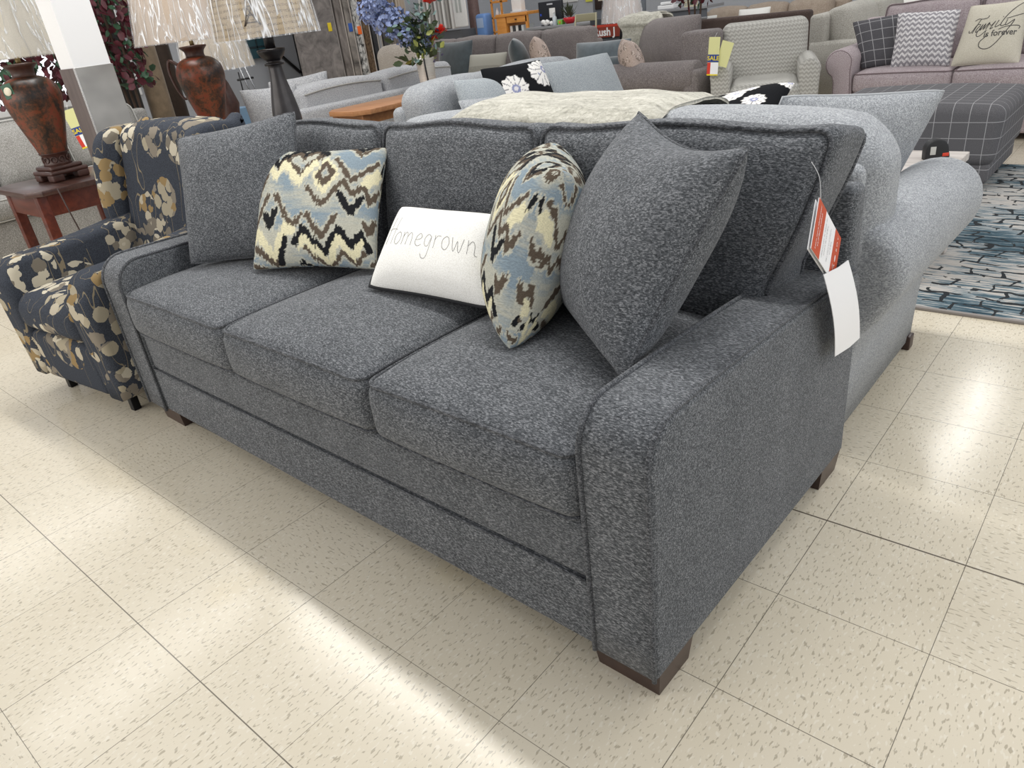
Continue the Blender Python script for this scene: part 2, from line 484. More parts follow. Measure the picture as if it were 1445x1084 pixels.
# ------------------------------------------------------------------ main sofa
DARK = fabric('charcoal_tweed', '#292b2e', '#585b5f', '#989a9e', 1.0, (150, 520, 520), .5, weave=(.0052, .0024))
DPIPE = fabric('charcoal_piping', '#303235', '#4e5054', '#7a7c80', 1)
LEGW = plain('espresso_wood', '#3d2b26', .35, 0, .2)
TH = math.radians(-1.35)
sofa = thing('sofa', 'large charcoal tweed three seat sofa with track arms in the foreground', 'sofa', (1.75, .529, 0), TH)
SM = Matrix.Translation((1.75, .529, 0)) @ Matrix.Rotation(TH, 4, 'Z')
def arm_profile():
    # (y, z) outline, front at y=-.02
    r = .085
    P = [(-.022, .066)] + [(-.022, .066+(.535-.066)*t/6) for t in range(1, 7)]
    P += [(-.022+r-r*cos(a), .535+r*sin(a)) for a in [PI/2*t/7 for t in range(1, 8)]]
    P += [(.063+(.90-.063)*t/10, .62-.004*t+.01*sin(PI*t/10)) for t in range(1, 11)]
    P += [(.925, .555), (.925, .3), (.925, .066)]
    return P
AP = arm_profile()
def dark_arm(x0, x1):
    def put(a, b, w):
        # slight plumpness of the padded faces
        k = max(0, 1-((a-.45)/.5)**2)*max(0, 1-((b-.35)/.33)**2)
        s = (w-(x0+x1)/2)/((x1-x0)/2)
        return (w+.006*k*s, a, b)
    o = prism(MB(), AP, x0, x1, .012, put).build('arm', DARK, sofa)
    pm = MB()
    for x, s in ((x0, -1), (x1, 1)):
        path = [(x-s*.006, a, b) for a, b in inset(AP, -.001)[:-3]]
        tube(pm, path, .0055, 6)
    pm.build('piping', DPIPE, o)
    return o
dark_arm(-.140, .010); dark_arm(-2.195, -2.045)
# rails below the cushions
bx('front_rail', DARK, sofa, -2.05, -.135, -.012, .06, .232, .372, .018, (10, 2, 3))
o = bx('front_apron', DARK, sofa, -2.05, -.135, -.016, .06, .066, .234, .010, (10, 2, 3))
tube(MB(), [(-2.045+1.905*t/20, -.014, .233) for t in range(21)], .0035).build('piping', DPIPE, o)
bx('seat_deck', DARK, sofa, -2.05, -.135, .05, .9, .10, .37, .01)
bx('back_frame', DARK, sofa, -2.185, 0.0, .86, .935, .066, .785, .02, (8, 2, 6))
# seat cushions
def seat_cushion(x0, x1, y0, y1, z0, z1, mat, pipe, parent, crown=.035, r=.035, name='seat_cushion', front_drop=.0):
    cx, cy = (x0+x1)/2, (y0+y1)/2; hx, hy = (x1-x0)/2, (y1-y0)/2
    def fn(x, y, z):
        u, v = (x-cx)/hx, (y-cy)/hy; k = (z-z0)/(z1-z0)
        c = (max(0, 1-u**2)**.55)*(max(0, 1-abs(v)**2.6)**.6)
        z += crown*c*max(0, k)*(1 if k > .5 else k*2)
        fw = max(0, -v)
        y -= .018*(max(0, 1-u**4))*max(0, 1-((k-.5)*2)**2)*(1 if v < 0 else -1)*abs(v)**4
        x += .008*(max(0, 1-v**4))*max(0, 1-((k-.5)*2)**2)*u*abs(u)**3
        if front_drop: z -= front_drop*fw**6*k
        return (x, y, z)
    o = box(MB(), x0, x1, y0, y1, z0, z1, r, (12, 12, 4), 4, fn).build(name, mat, parent)
    if pipe:
        pm = MB()
        e = r*.22
        for z in (z1-e*.8, z0+e*.8):
            P = [fn(*p) for p in rring(x0+e, x1-e, y0+e, y1-e, z, r*.9, 4)]
            tube(pm, P, .005, 6, True)
        pm.build('piping', pipe, o)
    return o
for a, b in ((-.738, -.142), (-1.392, -.742), (-2.042, -1.396)):
    seat_cushion(a, b, -.030, .66, .374, .527, DARK, DPIPE, sofa, crown=.038, front_drop=.006)
def back_cushion(x0, x1, y0, y1, z0, z1, lean, mat, pipe, parent, r=.05, name='back_cushion', bulge=.04, sagtop=.012, dy=0, slump=0, taper=0):
    cx, cy, cz = (x0+x1)/2, (y0+y1)/2, (z0+z1)/2; hx, hy, hz = (x1-x0)/2, (y1-y0)/2, (z1-z0)/2
    def fn(x, y, z):
        u, v, w = (x-cx)/hx, (y-cy)/hy, (z-cz)/hz
        c = (max(0, 1-abs(u)**2.4)**.6)*(max(0, 1-abs(w)**2.4)**.6)
        y2 = y + bulge*c*v
        z2 = z + (.018*(1-u*u) - sagtop*abs(u)**1*sin(PI*abs(u)))*max(0, w) + .026*abs(u)**10*max(0, w)
        z2 -= .045*(v+1)/2*max(0, w)**2
        x2 = x + .010*u*(1-w*w) - taper*max(0, u)**3*max(0, min(1, (.93-z)/.30))**1.3
        y2 += (z-z0)*lean + slump*u*max(0, w)
        return (x2, y2, z2)
    o = box(MB(), x0, x1, y0, y1, z0, z1, r, (12, 4, 10), 4, fn).build(name, mat, parent)
    if pipe:
        pm = MB(); e = r*.22
        for y in (y0+e*.8, y1-e*.8):
            P = [fn(p[0], y, p[1]) for p in [(q[0], q[1]) for q in rring(x0+e, x1-e, z0+e, z1-e, 0, r*.9, 4)]]
            tube(pm, P, .005, 6, True)
        pm.build('piping', pipe, o)
    return o
back_cushion(-.752, .012, .60, .80, .50, .948, .20, DARK, DPIPE, sofa, taper=.11)
back_cushion(-1.402, -.758, .60, .80, .50, .948, .20, DARK, DPIPE, sofa)
back_cushion(-2.15, -1.408, .60, .80, .50, .948, .20, DARK, DPIPE, sofa)
# block feet
for (x, y) in ((-.147, 0), (-2.147, 0), (-.147, .80), (-2.147, .80)):
    P = [(x, y), (x+.147, y), (x+.147, y+.117), (x, y+.117)]
    mb = MB(); a = -.006
    V = [(px, py, 0) for px, py in inset(P, .002)] + [(px, py, .072) for px, py in inset(P, a)]
    mb.add(V, [(3, 2, 1, 0), (4, 5, 6, 7), (0, 1, 5, 4), (1, 2, 6, 5), (2, 3, 7, 6), (3, 0, 4, 7)])
    mb.build('leg', LEGW, sofa, False)

# ------------------------------------------------------------------ pillows on the main sofa
make_pillow('throw_pillow', 'square charcoal tweed throw pillow leaning on the far left arm', 'pillow', DARK,
            (-.20, .765, .565), (.17, .99, .565), (.05, 1.16, 1.005), (-.36, .93, .955), .17, .06, DPIPE)
make_pillow('throw_pillow', 'square charcoal tweed throw pillow leaning on the near right arm', 'pillow', DARK,
            (1.20, 1.02, .565), (1.585, .705, .575), (1.735, .905, .975), (1.345, 1.185, .99), .22, .05, DPIPE, sag=.035)

PAL = {'g': '#b4b3a6', 'b': '#84939d', 'l': '#a3b0b5', 'k': '#1e1f22', 'n': '#5b5045', 'c': '#ddd6b4'}
STR = [('n', 40, [(250, 215), (300, 235), (400, 230)]),
 ('k', 40, [(258, 385), (325, 300), (368, 365), (475, 225), (512, 292), (590, 215), (650, 300)]), ('n', 24, [(372, 375), (470, 268), (515, 322), (585, 262), (632, 318)]),
 ('n', 27, [(425, 330), (510, 425), (612, 310)]), ('c', 38, [(205, 500), (245, 410), (310, 368), (360, 430), (415, 350), (505, 480), (600, 350)]),
 ('c', 24, [(600, 430), (662, 340), (738, 430), (660, 545), (600, 430)]), ('n', 30, [(620, 430), (665, 368), (712, 430), (660, 495), (620, 430)]),
 ('n', 27, [(565, 510), (655, 620), (775, 470), (830, 550), (890, 490), (925, 590), (975, 510)]), ('k', 38, [(758, 550), (828, 652), (880, 570)]),
 ('n', 27, [(720, 340), (820, 470), (935, 360)]), ('k', 30, [(775, 210), (840, 265), (912, 210)]), ('n', 22, [(780, 240), (840, 302), (915, 238)]),
 ('c', 62, [(905, 470), (950, 420)]), ('n', 22, [(160, 500), (225, 370)]), ('n', 25, [(215, 570), (300, 430)]), ('n', 24, [(150, 600), (185, 550), (212, 600)]),
 ('n', 22, [(165, 330), (220, 255)]), ('n', 30, [(195, 750), (315, 550)]), ('n', 30, [(365, 545), (490, 740), (535, 680)]), ('k', 46, [(305, 668), (343, 722), (372, 645)]),
 ('c', 46, [(218, 785), (245, 745), (380, 895), (450, 730), (490, 768)]), ('n', 32, [(240, 825), (400, 950)]), ('k', 36, [(400, 940), (450, 800)]),
 ('k', 36, [(505, 830), (555, 745), (685, 880), (765, 745), (835, 830), (885, 765), (935, 850)]), ('c', 36, [(540, 845), (562, 800), (705, 935), (765, 795), (840, 890), (890, 815)]),
 ('n', 30, [(575, 670), (665, 800), (745, 680)]), ('n', 22, [(570, 850), (700, 975), (785, 865), (850, 925), (905, 860)]), ('n', 32, [(905, 710), (930, 755), (965, 690)]),
 ('k', 24, [(165, 800), (212, 860)]), ('c', 25, [(150, 930), (180, 820)]), ('n', 40, [(225, 925), (300, 975)]), ('n', 66, [(960, 180), (1000, 235)]),
 ('g', 30, [(985, 170), (995, 200)]), ('k', 34, [(530, 935), (570, 960)]), ('k', 26, [(975, 400), (990, 350)]), ('n', 40, [(500, 195), (560, 195)]), ('n', 30, [(940, 930), (975, 900)])]
PS, PO = .92, .03
def zig_paint(A):
    u, v, side = A[:, 0], A[:, 1], A[:, 2]
    def fold(a): return np.where(a > 1, 2-a, np.where(a < -1, -2-a, a))
    x = (fold(u*PS)*.5+.5)*860+150; y = (1-(fold(v*PS+PO)*.5+.5))*800+195
    x = np.where(side < 0, 1160-x, x)
    rs = np.random.RandomState(3); jit = rs.rand(400, 400)
    qx = np.round(x/9).astype(int); qy = np.round(y/9).astype(int)
    j = (jit[qx % 400, 0]-.5)*26; yy = y+j
    j2 = (jit[qy % 400, 1]-.5)*10; xx = x+j2
    c = {k: np.array(sr(h)) for k, h in PAL.items()}
    out = np.zeros((len(u), 4)); out[:, 3] = 1
    ph = np.sin(y/47+1.2*np.sin(x/110))+.8*np.sin(x/83-y/150)+ (jit[qy % 400, (x/60).astype(int) % 400]-.5)*1.3
    t = np.clip(ph*.5+.5, 0, 1)[:, None]
    out[:, :3] = c['b']*t+c['g']*(1-t)
    def dist(st):
        d = np.full(len(u), 1e9)
        for (x0, y0), (x1, y1) in zip(st[:-1], st[1:]):
            dx, dy = x1-x0, y1-y0; tt = np.clip(((xx-x0)*dx+(yy-y0)*dy)/(dx*dx+dy*dy), 0, 1)
            d = np.minimum(d, np.hypot(xx-x0-tt*dx, yy-y0-tt*dy))
        return d
    D = [dist(s[2]) for s in STR]
    for (k, w, s), d in zip(STR, D): out[d < w*.5+11, :3] = c['g']*1.05
    for (k, w, s), d in zip(STR, D):
        out[d < w*.5, :3] = c[k]
    return out
ZIG = vcol('zigzag_weave')
make_pillow('throw_pillow', 'blue cream and black zigzag pillow facing forward beside the far arm pillow', 'pillow', ZIG,
            (.12, .81, .57), (.545, .98, .57), (.40, 1.235, .880), (-.06, 1.06, .895), .115, .08, None, n=170, paint=zig_paint, pw=.48)
make_pillow('throw_pillow', 'blue cream and black zigzag pillow seen edge on between white and charcoal pillows', 'pillow', ZIG,
            (1.04, 1.04, .565), (1.28, .725, .565), (1.305, .94, .908), (1.09, 1.20, .915), .225, .03, None, n=170, paint=zig_paint, pw=.46)

WHITE = fabric('white_linen', '#dcdad4', '#efeee9', '#fbfaf7', 1, (400, 400, 400), .15, 0)
BLK = plain('black_cord', '#191a1e', .8)
hp, S, base = make_pillow('lumbar_pillow', 'white lumbar pillow with dark piping reading Homegrown in thin script', 'pillow', WHITE,
            (.645, .86, .575), (1.10, .88, .575), (1.01, 1.07, .752), (.60, 1.07, .748), .12, .05, BLK, pr=.006)
def glyphs(word, spec, x0, y0, h, gap=.02):
    out = []; x = x0
    for ch in word:
        w, sts = spec[ch]
        for st in sts:
            P = smooth_curve(st, 5) if len(st) > 2 else st
            out.append([(x+a*h, y0+b*h*1.75) for a, b in P])
        x += (w+gap*5)*h
    return out, x
H = {'H': (.62, [[(.1, 1.45), (.08, .7), (.02, 0)], [(.55, 1.4), (.52, .7), (.5, 0)], [(-.1, .72), (.25, .78), (.66, .74)]]),
     'o': (.5, [[(.25, .6), (.05, .42), (.08, .1), (.3, 0), (.46, .25), (.4, .52), (.25, .6)]]),
     'm': (.8, [[(.04, .6), (.06, .3), (.05, 0)], [(.05, .35), (.2, .6), (.34, .45), (.34, 0)], [(.34, .35), (.52, .6), (.66, .42), (.68, 0)]]),
     'e': (.5, [[(.05, .28), (.3, .33), (.42, .45), (.28, .6), (.1, .45), (.06, .15), (.25, 0), (.46, .1)]]),
     'g': (.5, [[(.42, .5), (.22, .6), (.05, .4), (.1, .1), (.3, .08), (.42, .5), (.40, 0), (.3, -.45), (.08, -.5), (-.05, -.32)]]),
     'r': (.42, [[(.06, .6), (.08, .3), (.06, 0)], [(.07, .35), (.2, .56), (.4, .58)]]),
     'w': (.78, [[(.02, .6), (.1, .15), (.2, 0), (.34, .45), (.42, .1), (.54, 0), (.68, .6)]]),
     'n': (.6, [[(.05, .6), (.07, .3), (.06, 0)], [(.07, .35), (.28, .6), (.42, .4), (.44, .05), (.58, 0)]])}
L, xe = glyphs('Homegrown', H, -.80, -.12, .272, .018)
strokes_on(S, base, L, .0008, 'lettering', plain('grey_thread', '#8b8a88', .8), hp)

# ------------------------------------------------------------------ tags hanging off the sofa
ORG = plain('orange_card', '#c4491b', .45); CARD = plain('white_card', '#f1f1f3', .5)
def frame_from(p0, ex, ey):
    ex = Vector(ex).normalized(); ey = Vector(ey); ey = (ey-ex*ey.dot(ex)).normalized(); ez = ex.cross(ey)
    M = Matrix.Identity(4)
    for i, a in enumerate((ex, ey, ez)):
        for k in range(3): M[k][i] = a[k]
    M.translation = Vector(p0); return M
TG = Vector((1.800, 1.067, .843)); TLo = Vector((1.812, 1.0, .772)); TB = Vector((1.803, 1.176, .641)); TR_ = Vector((1.79, 1.246, .716))
# card axes: long direction runs from the hanging corner side to the lower right
ex = (TB-TLo); Lx = ex.length; ey = (TG-TLo); Ly = ey.length
tagr = thing('hang_tag', 'orange and white folded paper tag hanging from the near end of the sofa back', 'tag', TLo)
M = frame_from((0, 0, 0), ex, ey)
def card(name, mat, parent, x0, x1, y0, y1, z0, z1, M):
    return box(MB(), x0, x1, y0, y1, z0, z1, .0003, (1, 1, 1), 1, None, M).build(name, mat, parent, False)
card('card', CARD, tagr, 0, Lx, 0, Ly, 0, .0016, M)
card('back_leaf', CARD, tagr, .002, Lx-.004, -.001, Ly-.003, -.006, -.0045, M)
card('orange_band', ORG, tagr, 0, Lx*.30, 0, Ly, .0017, .0022, M)
card('orange_band', ORG, tagr, Lx*.74, Lx, 0, Ly, .0017, .0022, M)
ZR = Matrix.Rotation(PI/2, 4, 'Z')
def tline(name, body, size, mat, fx, fy, bold=0, shear=0):
    put_text(name, body, size, mat, tagr, M @ Matrix.Translation((Lx*fx, Ly*fy, .0022)) @ ZR, shear, bold, .0005)
tline('lettering', 'Learn more about your', .0088, CARD, .10, .5, .0001, .2); tline('lettering', 'La-Z-Boy product', .0088, CARD, .165, .5, .0001, .2)
GR = plain('grey_ink', '#6d6d70'); 
for i, (s, q) in enumerate((('Obtenez plus de details sur', 0), ('produit de La-Z-Boy', 0), ('Mas sobre su producto', 0), ('La-Z-Boy', 0))):
    tline('lettering', s, .0072, GR, .36+.075*i + (.05 if i > 1 else 0), .5)
tline('lettering', 'L A', .0125, CARD, .87, .24); tline('lettering', 'B O Y', .0125, CARD, .87, .76)
mb = MB(); lathe(mb, [(.0001, -.0002), (.0058, 0), (.0058, .0004), (.0001, .0006)], 16, M @ Matrix.Translation((Lx*.87, Ly*.45, .0022)), True, .55, 1.25); mb.build('leaf_emblem', CARD, tagr)
tube(MB(), smooth_curve([Vector((1.768, 1.10, .905))-TLo, Vector((1.79, 1.085, .88))-TLo, TG-TLo+Vector((.001, .002, -.004))], 5), .0007, 5).build('thread', plain('clear_thread', '#c8c8c8', .3), tagr)
wt = thing('paper_tag', 'blank white paper slip hanging below the orange tag', 'tag', (1.797, 1.101, .69))
q = [Vector((1.806, 1.101, .686)), Vector((1.806, 1.252, .668)), Vector((1.812, 1.38, .433)), Vector((1.806, 1.225, .45))]
o0 = Vector((1.797, 1.101, .69)); mb = MB(); V = []
nn = 8
for s in (0, .0012):
    for i in range(nn+1):
        t = i/nn
        a = q[0].lerp(q[3], t); b = q[1].lerp(q[2], t)
        bowx = .008*sin(PI*t)
        for k in (0, .5, 1): 
            p_ = a.lerp(b, k)-o0; V.append((p_.x+s+bowx+(.004 if k == .5 else 0), p_.y, p_.z))
F = []
for s in range(2):
    for i in range(nn):
        for k in range(2):
            f = (s*27+i*3+k, s*27+i*3+k+1, s*27+(i+1)*3+k+1, s*27+(i+1)*3+k); F.append(f if s else tuple(reversed(f)))
mb.add(V, F); mb.build('slip', CARD, wt)
tube(MB(), [Vector((1.795, 1.165, .735))-o0, Vector((1.803, 1.16, .69))-o0, Vector((1.808, 1.15, .675))-o0], .0006, 4).build('thread', plain('clear_thread', '#c8c8c8'), wt)

# ------------------------------------------------------------------ floral swivel chair
FLO = floral('floral_print', '#3f434b', ['#857d71', '#a39a86', '#927c58', '#b3aa97', '#7a7368', '#c3bba8'], 5.2, 21.0, '#857a66', .50)
FW, FD = .735, .86
fch = thing('armchair', 'navy floral swivel armchair with wing back beside the far end of the charcoal sofa', 'armchair', (-1.19, .412, 0), math.radians(5.5))
# local: x 0..FW, front y=0
def chair_arm(x0, x1):
    P = [(.0, .09)] + [(0-.004*t, .09+.40*t/5) for t in range(1, 6)] + [(.085-.085*cos(a)-.02*0, .49+.085*sin(a)) for a in [PI/2*t/7 for t in range(1, 8)]]
    P += [(.085+.55*t/8, .575+.05*(t/8)**2) for t in range(1, 9)] + [(.72, .58), (.72, .09)]
    def put(a, b, w):
        s = (w-(x0+x1)/2)/((x1-x0)/2); k = max(0, 1-((b-.4)/.35)**2)
        return (w+.01*k*s, a, b)
    o = prism(MB(), P, x0, x1, .03, put, 4).build('arm', FLO, fch); return o
chair_arm(0, .13); chair_arm(FW-.13, FW)
seat_cushion(.135, FW-.135, -.01, .58, .30, .44, FLO, None, fch, crown=.04, r=.05)
bx('seat_base', FLO, fch, .12, FW-.12, .0, .72, .085, .295, .03, (6, 2, 4))
def wing(x0, x1):
    P = [(.53, .50), (.51, .62), (.53, .80), (.575, .92), (.65, .962), (.78, .96), (.84, .94), (.84, .5)]
    P = smooth_curve(P, 5)
    return prism(MB(), P[::-1], x0, x1, .028, lambda a, b, w: (w, a, b), 4).build('wing', FLO, fch)
wing(-.005, .085); wing(FW-.085, FW+.005)
def bf(x, y, z):
    return (x, y+(z-.3)*.22, z+.012*(1-((x-FW/2)/.3)**2)*(1 if z > .8 else 0))
bx('backrest', FLO, fch, .075, FW-.075, .50, .70, .30, .965, .06, (8, 3, 8), 4, bf)
bx('back_panel', FLO, fch, .03, FW-.03, .76, .84, .09, .955, .03)
mb = MB(); lathe(mb, [(.27, .018), (.27, .035), (.06, .05), (.06, .09)], 28, Matrix.Translation((FW/2, .42, 0)))
mb.build('swivel_base', plain('black_metal', '#17171a', .4, .6), fch)
for x, y in ((.10, .06), (FW-.13, .06), (.10, .72), (FW-.13, .72)):
    bx('leg', plain('black_metal', '#17171a'), fch, x, x+.03, y, y+.03, .0, .095, .003)

# ------------------------------------------------------------------ table and lamps on the left
RW = wood('cherry_wood', '#4a2018', '#6b3325', .32, (3, 30, 30))
RWT = wood('dark_walnut', '#38241f', '#553a33', .3, (3, 40, 40))
def end_table(name, label, loc, sx, sy, h, top, body, group=None, legw=.055, clip=.07, apr=.12):
    t = thing(name, label, 'table', loc, 0, group)
    P = [(clip, 0), (sx-clip, 0), (sx, clip), (sx, sy-clip), (sx-clip, sy), (clip, sy), (0, sy-clip), (0, clip)]
    prism(MB(), P, h-.03, h, .004, lambda a, b, w: (a, b, w), 2).build('tabletop', top, t, True, 30)
    e = .05
    bx('apron', body, t, e, sx-e, e, sy-e, h-.03-apr, h-.031, .003)
    for x in (e-.004, sx-e-legw+.004):
        for y in (e-.004, sy-e-legw+.004):
            bx('leg', body, t, x, x+legw, y, y+legw, 0, h-.031, .004)
    return t
t1 = end_table('side_table', 'dark cherry wood side table with clipped corners under the nearest red lamp', (-3.0, .99, 0), .62, .62, .62, RWT, RW)
tube(MB(), [(.66, .14, .62), (.66, .16, .45), (.67, .19, .2), (.68, .22, .01)], .004).build('cord', plain('brown_cord', '#3a2a26'), t1)

def red_vase():
    n = NT('crackled_red_glaze'); v = n.obj((7, 7, 5)); f = n.noise(v, 1, 4, .65, .6); f2 = n.noise(n.obj((60, 60, 60)), 1, 3, .7)
    g = n.math('ADD', n.math('MULTIPLY', f, .72), n.math('MULTIPLY', f2, .28))
    n.col(n.ramp(g, [(.36, sr('#7c2a1b')), (.45, sr('#70371d')), (.50, sr('#4a2c1a')), (.57, sr('#1f1612'))])); n.rough(.38); n.bump(f2, .25, .002)
    return n.m
VASE = red_vase(); BRZ = plain('bronze_resin', '#4a2f28', .4, 0, .25); BRASS = plain('aged_brass', '#8a7a55', .4, .7)
def shade_mat(name, c, rough=.6, trans=.25):
    n = NT(name); f = n.noise(n.obj((120, 120, 260)), 1, 2); c = sr(c)
    n.col(n.ramp(f, [(.3, tuple(x*.92 for x in c)), (.7, c)])); n.rough(rough); n.b.inputs['Subsurface Weight'].default_value = 0
    return n.m
def wrap_mat():
    n = NT('clear_plastic_wrap')
    f = n.noise(n.obj((24, 24, 2.0), (0, 0, 0)), 1, 2, .55, .35)
    n.bump(f, 1.0, .05)
    n.col((.95, .97, 1)); n.rough(.12)
    glint = n.ramp(n.math('ABSOLUTE', n.math('SUBTRACT', f, .5)), [(.0, (.85,)*3), (.010, (.62,)*3), (.03, (.20,)*3), (.09, (.12,)*3)])  # white highlight streaks of the wrap, painted through the alpha
    n.l(glint, n.b.inputs['Alpha']); n.b.inputs['Specular IOR Level'].default_value = .9
    return n.m
WRAP = wrap_mat()
def lampshade(parent, z0, z1, r0, r1, mat, wrap=True, n=40, trim=None):
    mb = MB(); lathe(mb, [(r0, z0), (r0, z0+.004), (r0+(r1-r0)*.5, (z0+z1)/2), (r1, z1), (r1-.004, z1), (r0-.006, z0+.004), (r0-.006, z0)], n, None, False)
    o = mb.build('lamp_shade', mat, parent, True, 50)
    if wrap:
        mb = MB(); V = []; F = []; m = 12; rnd = random.Random(z0*100+r0*1000)
        ph = [rnd.random()*6 for _ in range(6)]
        for i in range(m+1):
            t = i/m
            for k in range(72):
                a = 2*PI*k/72
                rr = (r0+(r1-r0)*t)+.006+.006*(sin(a*11+ph[0]+t*2)+sin(a*17+ph[1]-t*4)*.7)*(.35+.65*abs(sin(a*3+ph[2])))
                V.append((rr*cos(a), rr*sin(a), z0-.006+(z1+.01-z0)*t))
        for i in range(m):
            for k in range(72): F.append((i*72+k, i*72+(k+1) % 72, (i+1)*72+(k+1) % 72, (i+1)*72+k))
        mb.add(V, F); mb.build('plastic_wrap', WRAP, o)
    return o
def urn_lamp(label, loc, sh, handles=False, tag_=False, r0=.30, r1=.23, group=None, zs=.665, hs=.36):
    t = thing('table_lamp', label, 'lamp', loc, .75 if handles else .12, group)
    mb = MB()
    # square footed base with arched cut-outs
    for s in ((1, 1), (1, -1), (-1, 1), (-1, -1)):
        box(mb, s[0]*.075-.035, s[0]*.075+.035, s[1]*.075-.035, s[1]*.075+.035, 0, .045, .012)
    box(mb, -.112, .112, -.112, .112, .035, .062, .012); box(mb, -.095, .095, -.095, .095, .06, .085, .012)
    mb.build('foot', BRZ, t)
    mb = MB(); lathe(mb, [(.078, .08), (.072, .10), (.066, .125), (.074, .145), (.080, .15), (.084, .155)], 32)
    for k in range(10):
        a = 2*PI*k/10; q = [Vector((.071*cos(a), .071*sin(a), .117))+Vector((-sin(a)*.016*cos(b), cos(a)*.016*cos(b), .016*sin(b))) for b in [2*PI*j/10 for j in range(10)]]
        tube(mb, q, .0035, 5, True)
    mb.build('collar', BRZ, t)
    lathe(MB(), smooth_curve([(.076, .150), (.088, .20), (.108, .27), (.130, .35), (.146, .42), (.150, .465), (.140, .51), (.112, .545), (.078, .562), (.06, .566)], 4), 40).build('urn', VASE, t)
    lathe(MB(), smooth_curve([(.068, .558), (.058, .575), (.062, .60), (.078, .618), (.084, .622)], 3)+[(.084, .632), (.03, .636)], 32).build('neck', BRZ, t)
    lathe(MB(), [(.014, .63), (.014, .66), (.009, .665), (.009, .86)], 12).build('pole', BRASS, t)
    if handles:
        for s in (-1,):
            tube(MB(), smooth_curve([(s*.125, 0, .53), (s*.175, 0, .56), (s*.195, 0, .50), (s*.18, 0, .40), (s*.15, 0, .33), (s*.125, 0, .33)], 5), .011, 8, False, None, lambda q: 1-.3*q).build('handle', BRZ, t)
    if tag_:
        o = card('price_tag', plain('green_card', '#2d5a45'), t, -.03, .03, 0, .075, 0, .002, frame_from((.06, -.135, .47), (.8, .5, .2), (-.1, .1, 1)))
        mb = MB(); lathe(mb, [(.0001, 0), (.022, 0), (.022, .001), (.0001, .001)], 18, frame_from((.055, -.14, .505), (.8, .5, .2), (-.1, .1, 1))); mb.build('round_seal', plain('cream_paper', '#e8e2cc'), o)
    lampshade(t, zs, zs+hs, r0, r1, sh)
    return t
urn_lamp('red and brown urn lamp with cream shade standing on the dark cherry side table', (-2.70, 1.30, .62), shade_mat('cream_shade', '#d6cfc0'), False, True, .30, .235)
end_table('side_table', 'low dark table hidden behind the floral chair under the handled red lamp', (-2.95, 1.93, 0), .57, .57, .60, RWT, RW)
urn_lamp('red urn lamp with a side handle behind the floral chair', (-2.66, 2.32, .60), shade_mat('taupe_shade', '#b3a291'), True, False, .335, .27)
# low lamp behind it
t3 = thing('table_lamp', 'low lamp with wrapped ivory shade behind the handled red lamp', 'lamp', (-3.35, 2.85, .45))
lathe(MB(), [(.09, 0), (.09, .02), (.03, .05), (.05, .2), (.08, .35), (.04, .5), (.012, .56), (.012, .8)], 24).build('body', BRZ, t3)
lampshade(t3, .60, .90, .27, .22, shade_mat('ivory_shade', '#c2b6a4'))
end_table('side_table', 'small low table under the low ivory shaded lamp', (-3.6, 2.6, 0), .5, .5, .45, RWT, RW)
# slender dark lamp with script shade
GUN = plain('gunmetal_resin', '#3a3738', .3, .3, .15)
t4 = thing('table_lamp', 'slender dark gunmetal lamp with parchment script shade behind the far charcoal pillow', 'lamp', (-1.02, 1.82, .62))
lathe(MB(), smooth_curve([(.10, 0), (.10, .02), (.06, .05), (.045, .09), (.052, .14), (.066, .20), (.068, .26), (.055, .34), (.038, .42), (.032, .475), (.036, .49)], 4), 28).build('body', GUN, t4)
lathe(MB(), [(.045, .487), (.048, .497), (.03, .502), (.034, .508), (.055, .528), (.066, .548), (.066, .556), (.03, .56)], 28).build('cup', plain('dark_bronze', '#232022', .35, .4), t4)
lathe(MB(), [(.024, .555), (.024, .64), (.01, .645), (.01, .85)], 16).build('stem', plain('dark_bronze', '#232022'), t4)
def script_shade():
    n = NT('parchment_script'); sp = n.n('ShaderNodeSeparateXYZ'); tc = n.n('ShaderNodeTexCoord'); n.l(tc.outputs['Object'], sp.inputs[0])
    rows = n.math('FRACT', n.math('MULTIPLY', sp.outputs[2], 42)); inrow = n.math('LESS_THAN', n.math('ABSOLUTE', n.math('SUBTRACT', rows, .5)), .22)
    sq = n.noise(n.obj((170, 170, 230)), 1, 2, .6, 1.5); ink = n.math('MULTIPLY', n.math('GREATER_THAN', sq, .53), inrow)
    blk = n.math('GREATER_THAN', n.noise(n.obj((7, 7, 9)), 1, 1), .42)
    st = n.noise(n.obj((6, 6, 6)), 1, 3); b = n.ramp(st, [(.3, sr('#9d8c74')), (.7, sr('#bba98d'))])
    n.col(n.mix(n.math('MULTIPLY', n.math('MULTIPLY', ink, blk), .75), b, sr('#4a3d35'))); n.rough(.7); return n.m
s4 = lampshade(t4, .612, .90, .235, .205, script_shade())
# a little iron tower drawn on the shade, facing the room
def tower_strokes():
    S_ = []
    for s in (-1, 1):
        S_.append([(s*.032, 0), (s*.02, .03), (s*.012, .07), (s*.005, .13), (0, .17)])
    S_ += [[(-.028, .012), (.028, .012)], [(-.018, .04), (.018, .04)], [(-.011, .075), (.011, .075)], [(-.028, .0), (.012, .075)], [(.028, .0), (-.012, .075)]]
    return S_
mb = MB()
for st in tower_strokes():
    pts = []
    for x, z in smooth_curve(st, 4):
        a = -.80 + x/.205; zz = .66+z; r = .235-.03*(zz-.612)/.288+.0015
        pts.append((r*cos(a), r*sin(a), zz))
    tube(mb, pts, .0022, 4)
mb.build('tower_drawing', plain('sepia_ink', '#4b4038'), s4)
end_table('side_table', 'small dark end table under the slender gunmetal lamp', (-1.25, 1.60, 0), .46, .46, .62, RWT, RW, clip=.04)

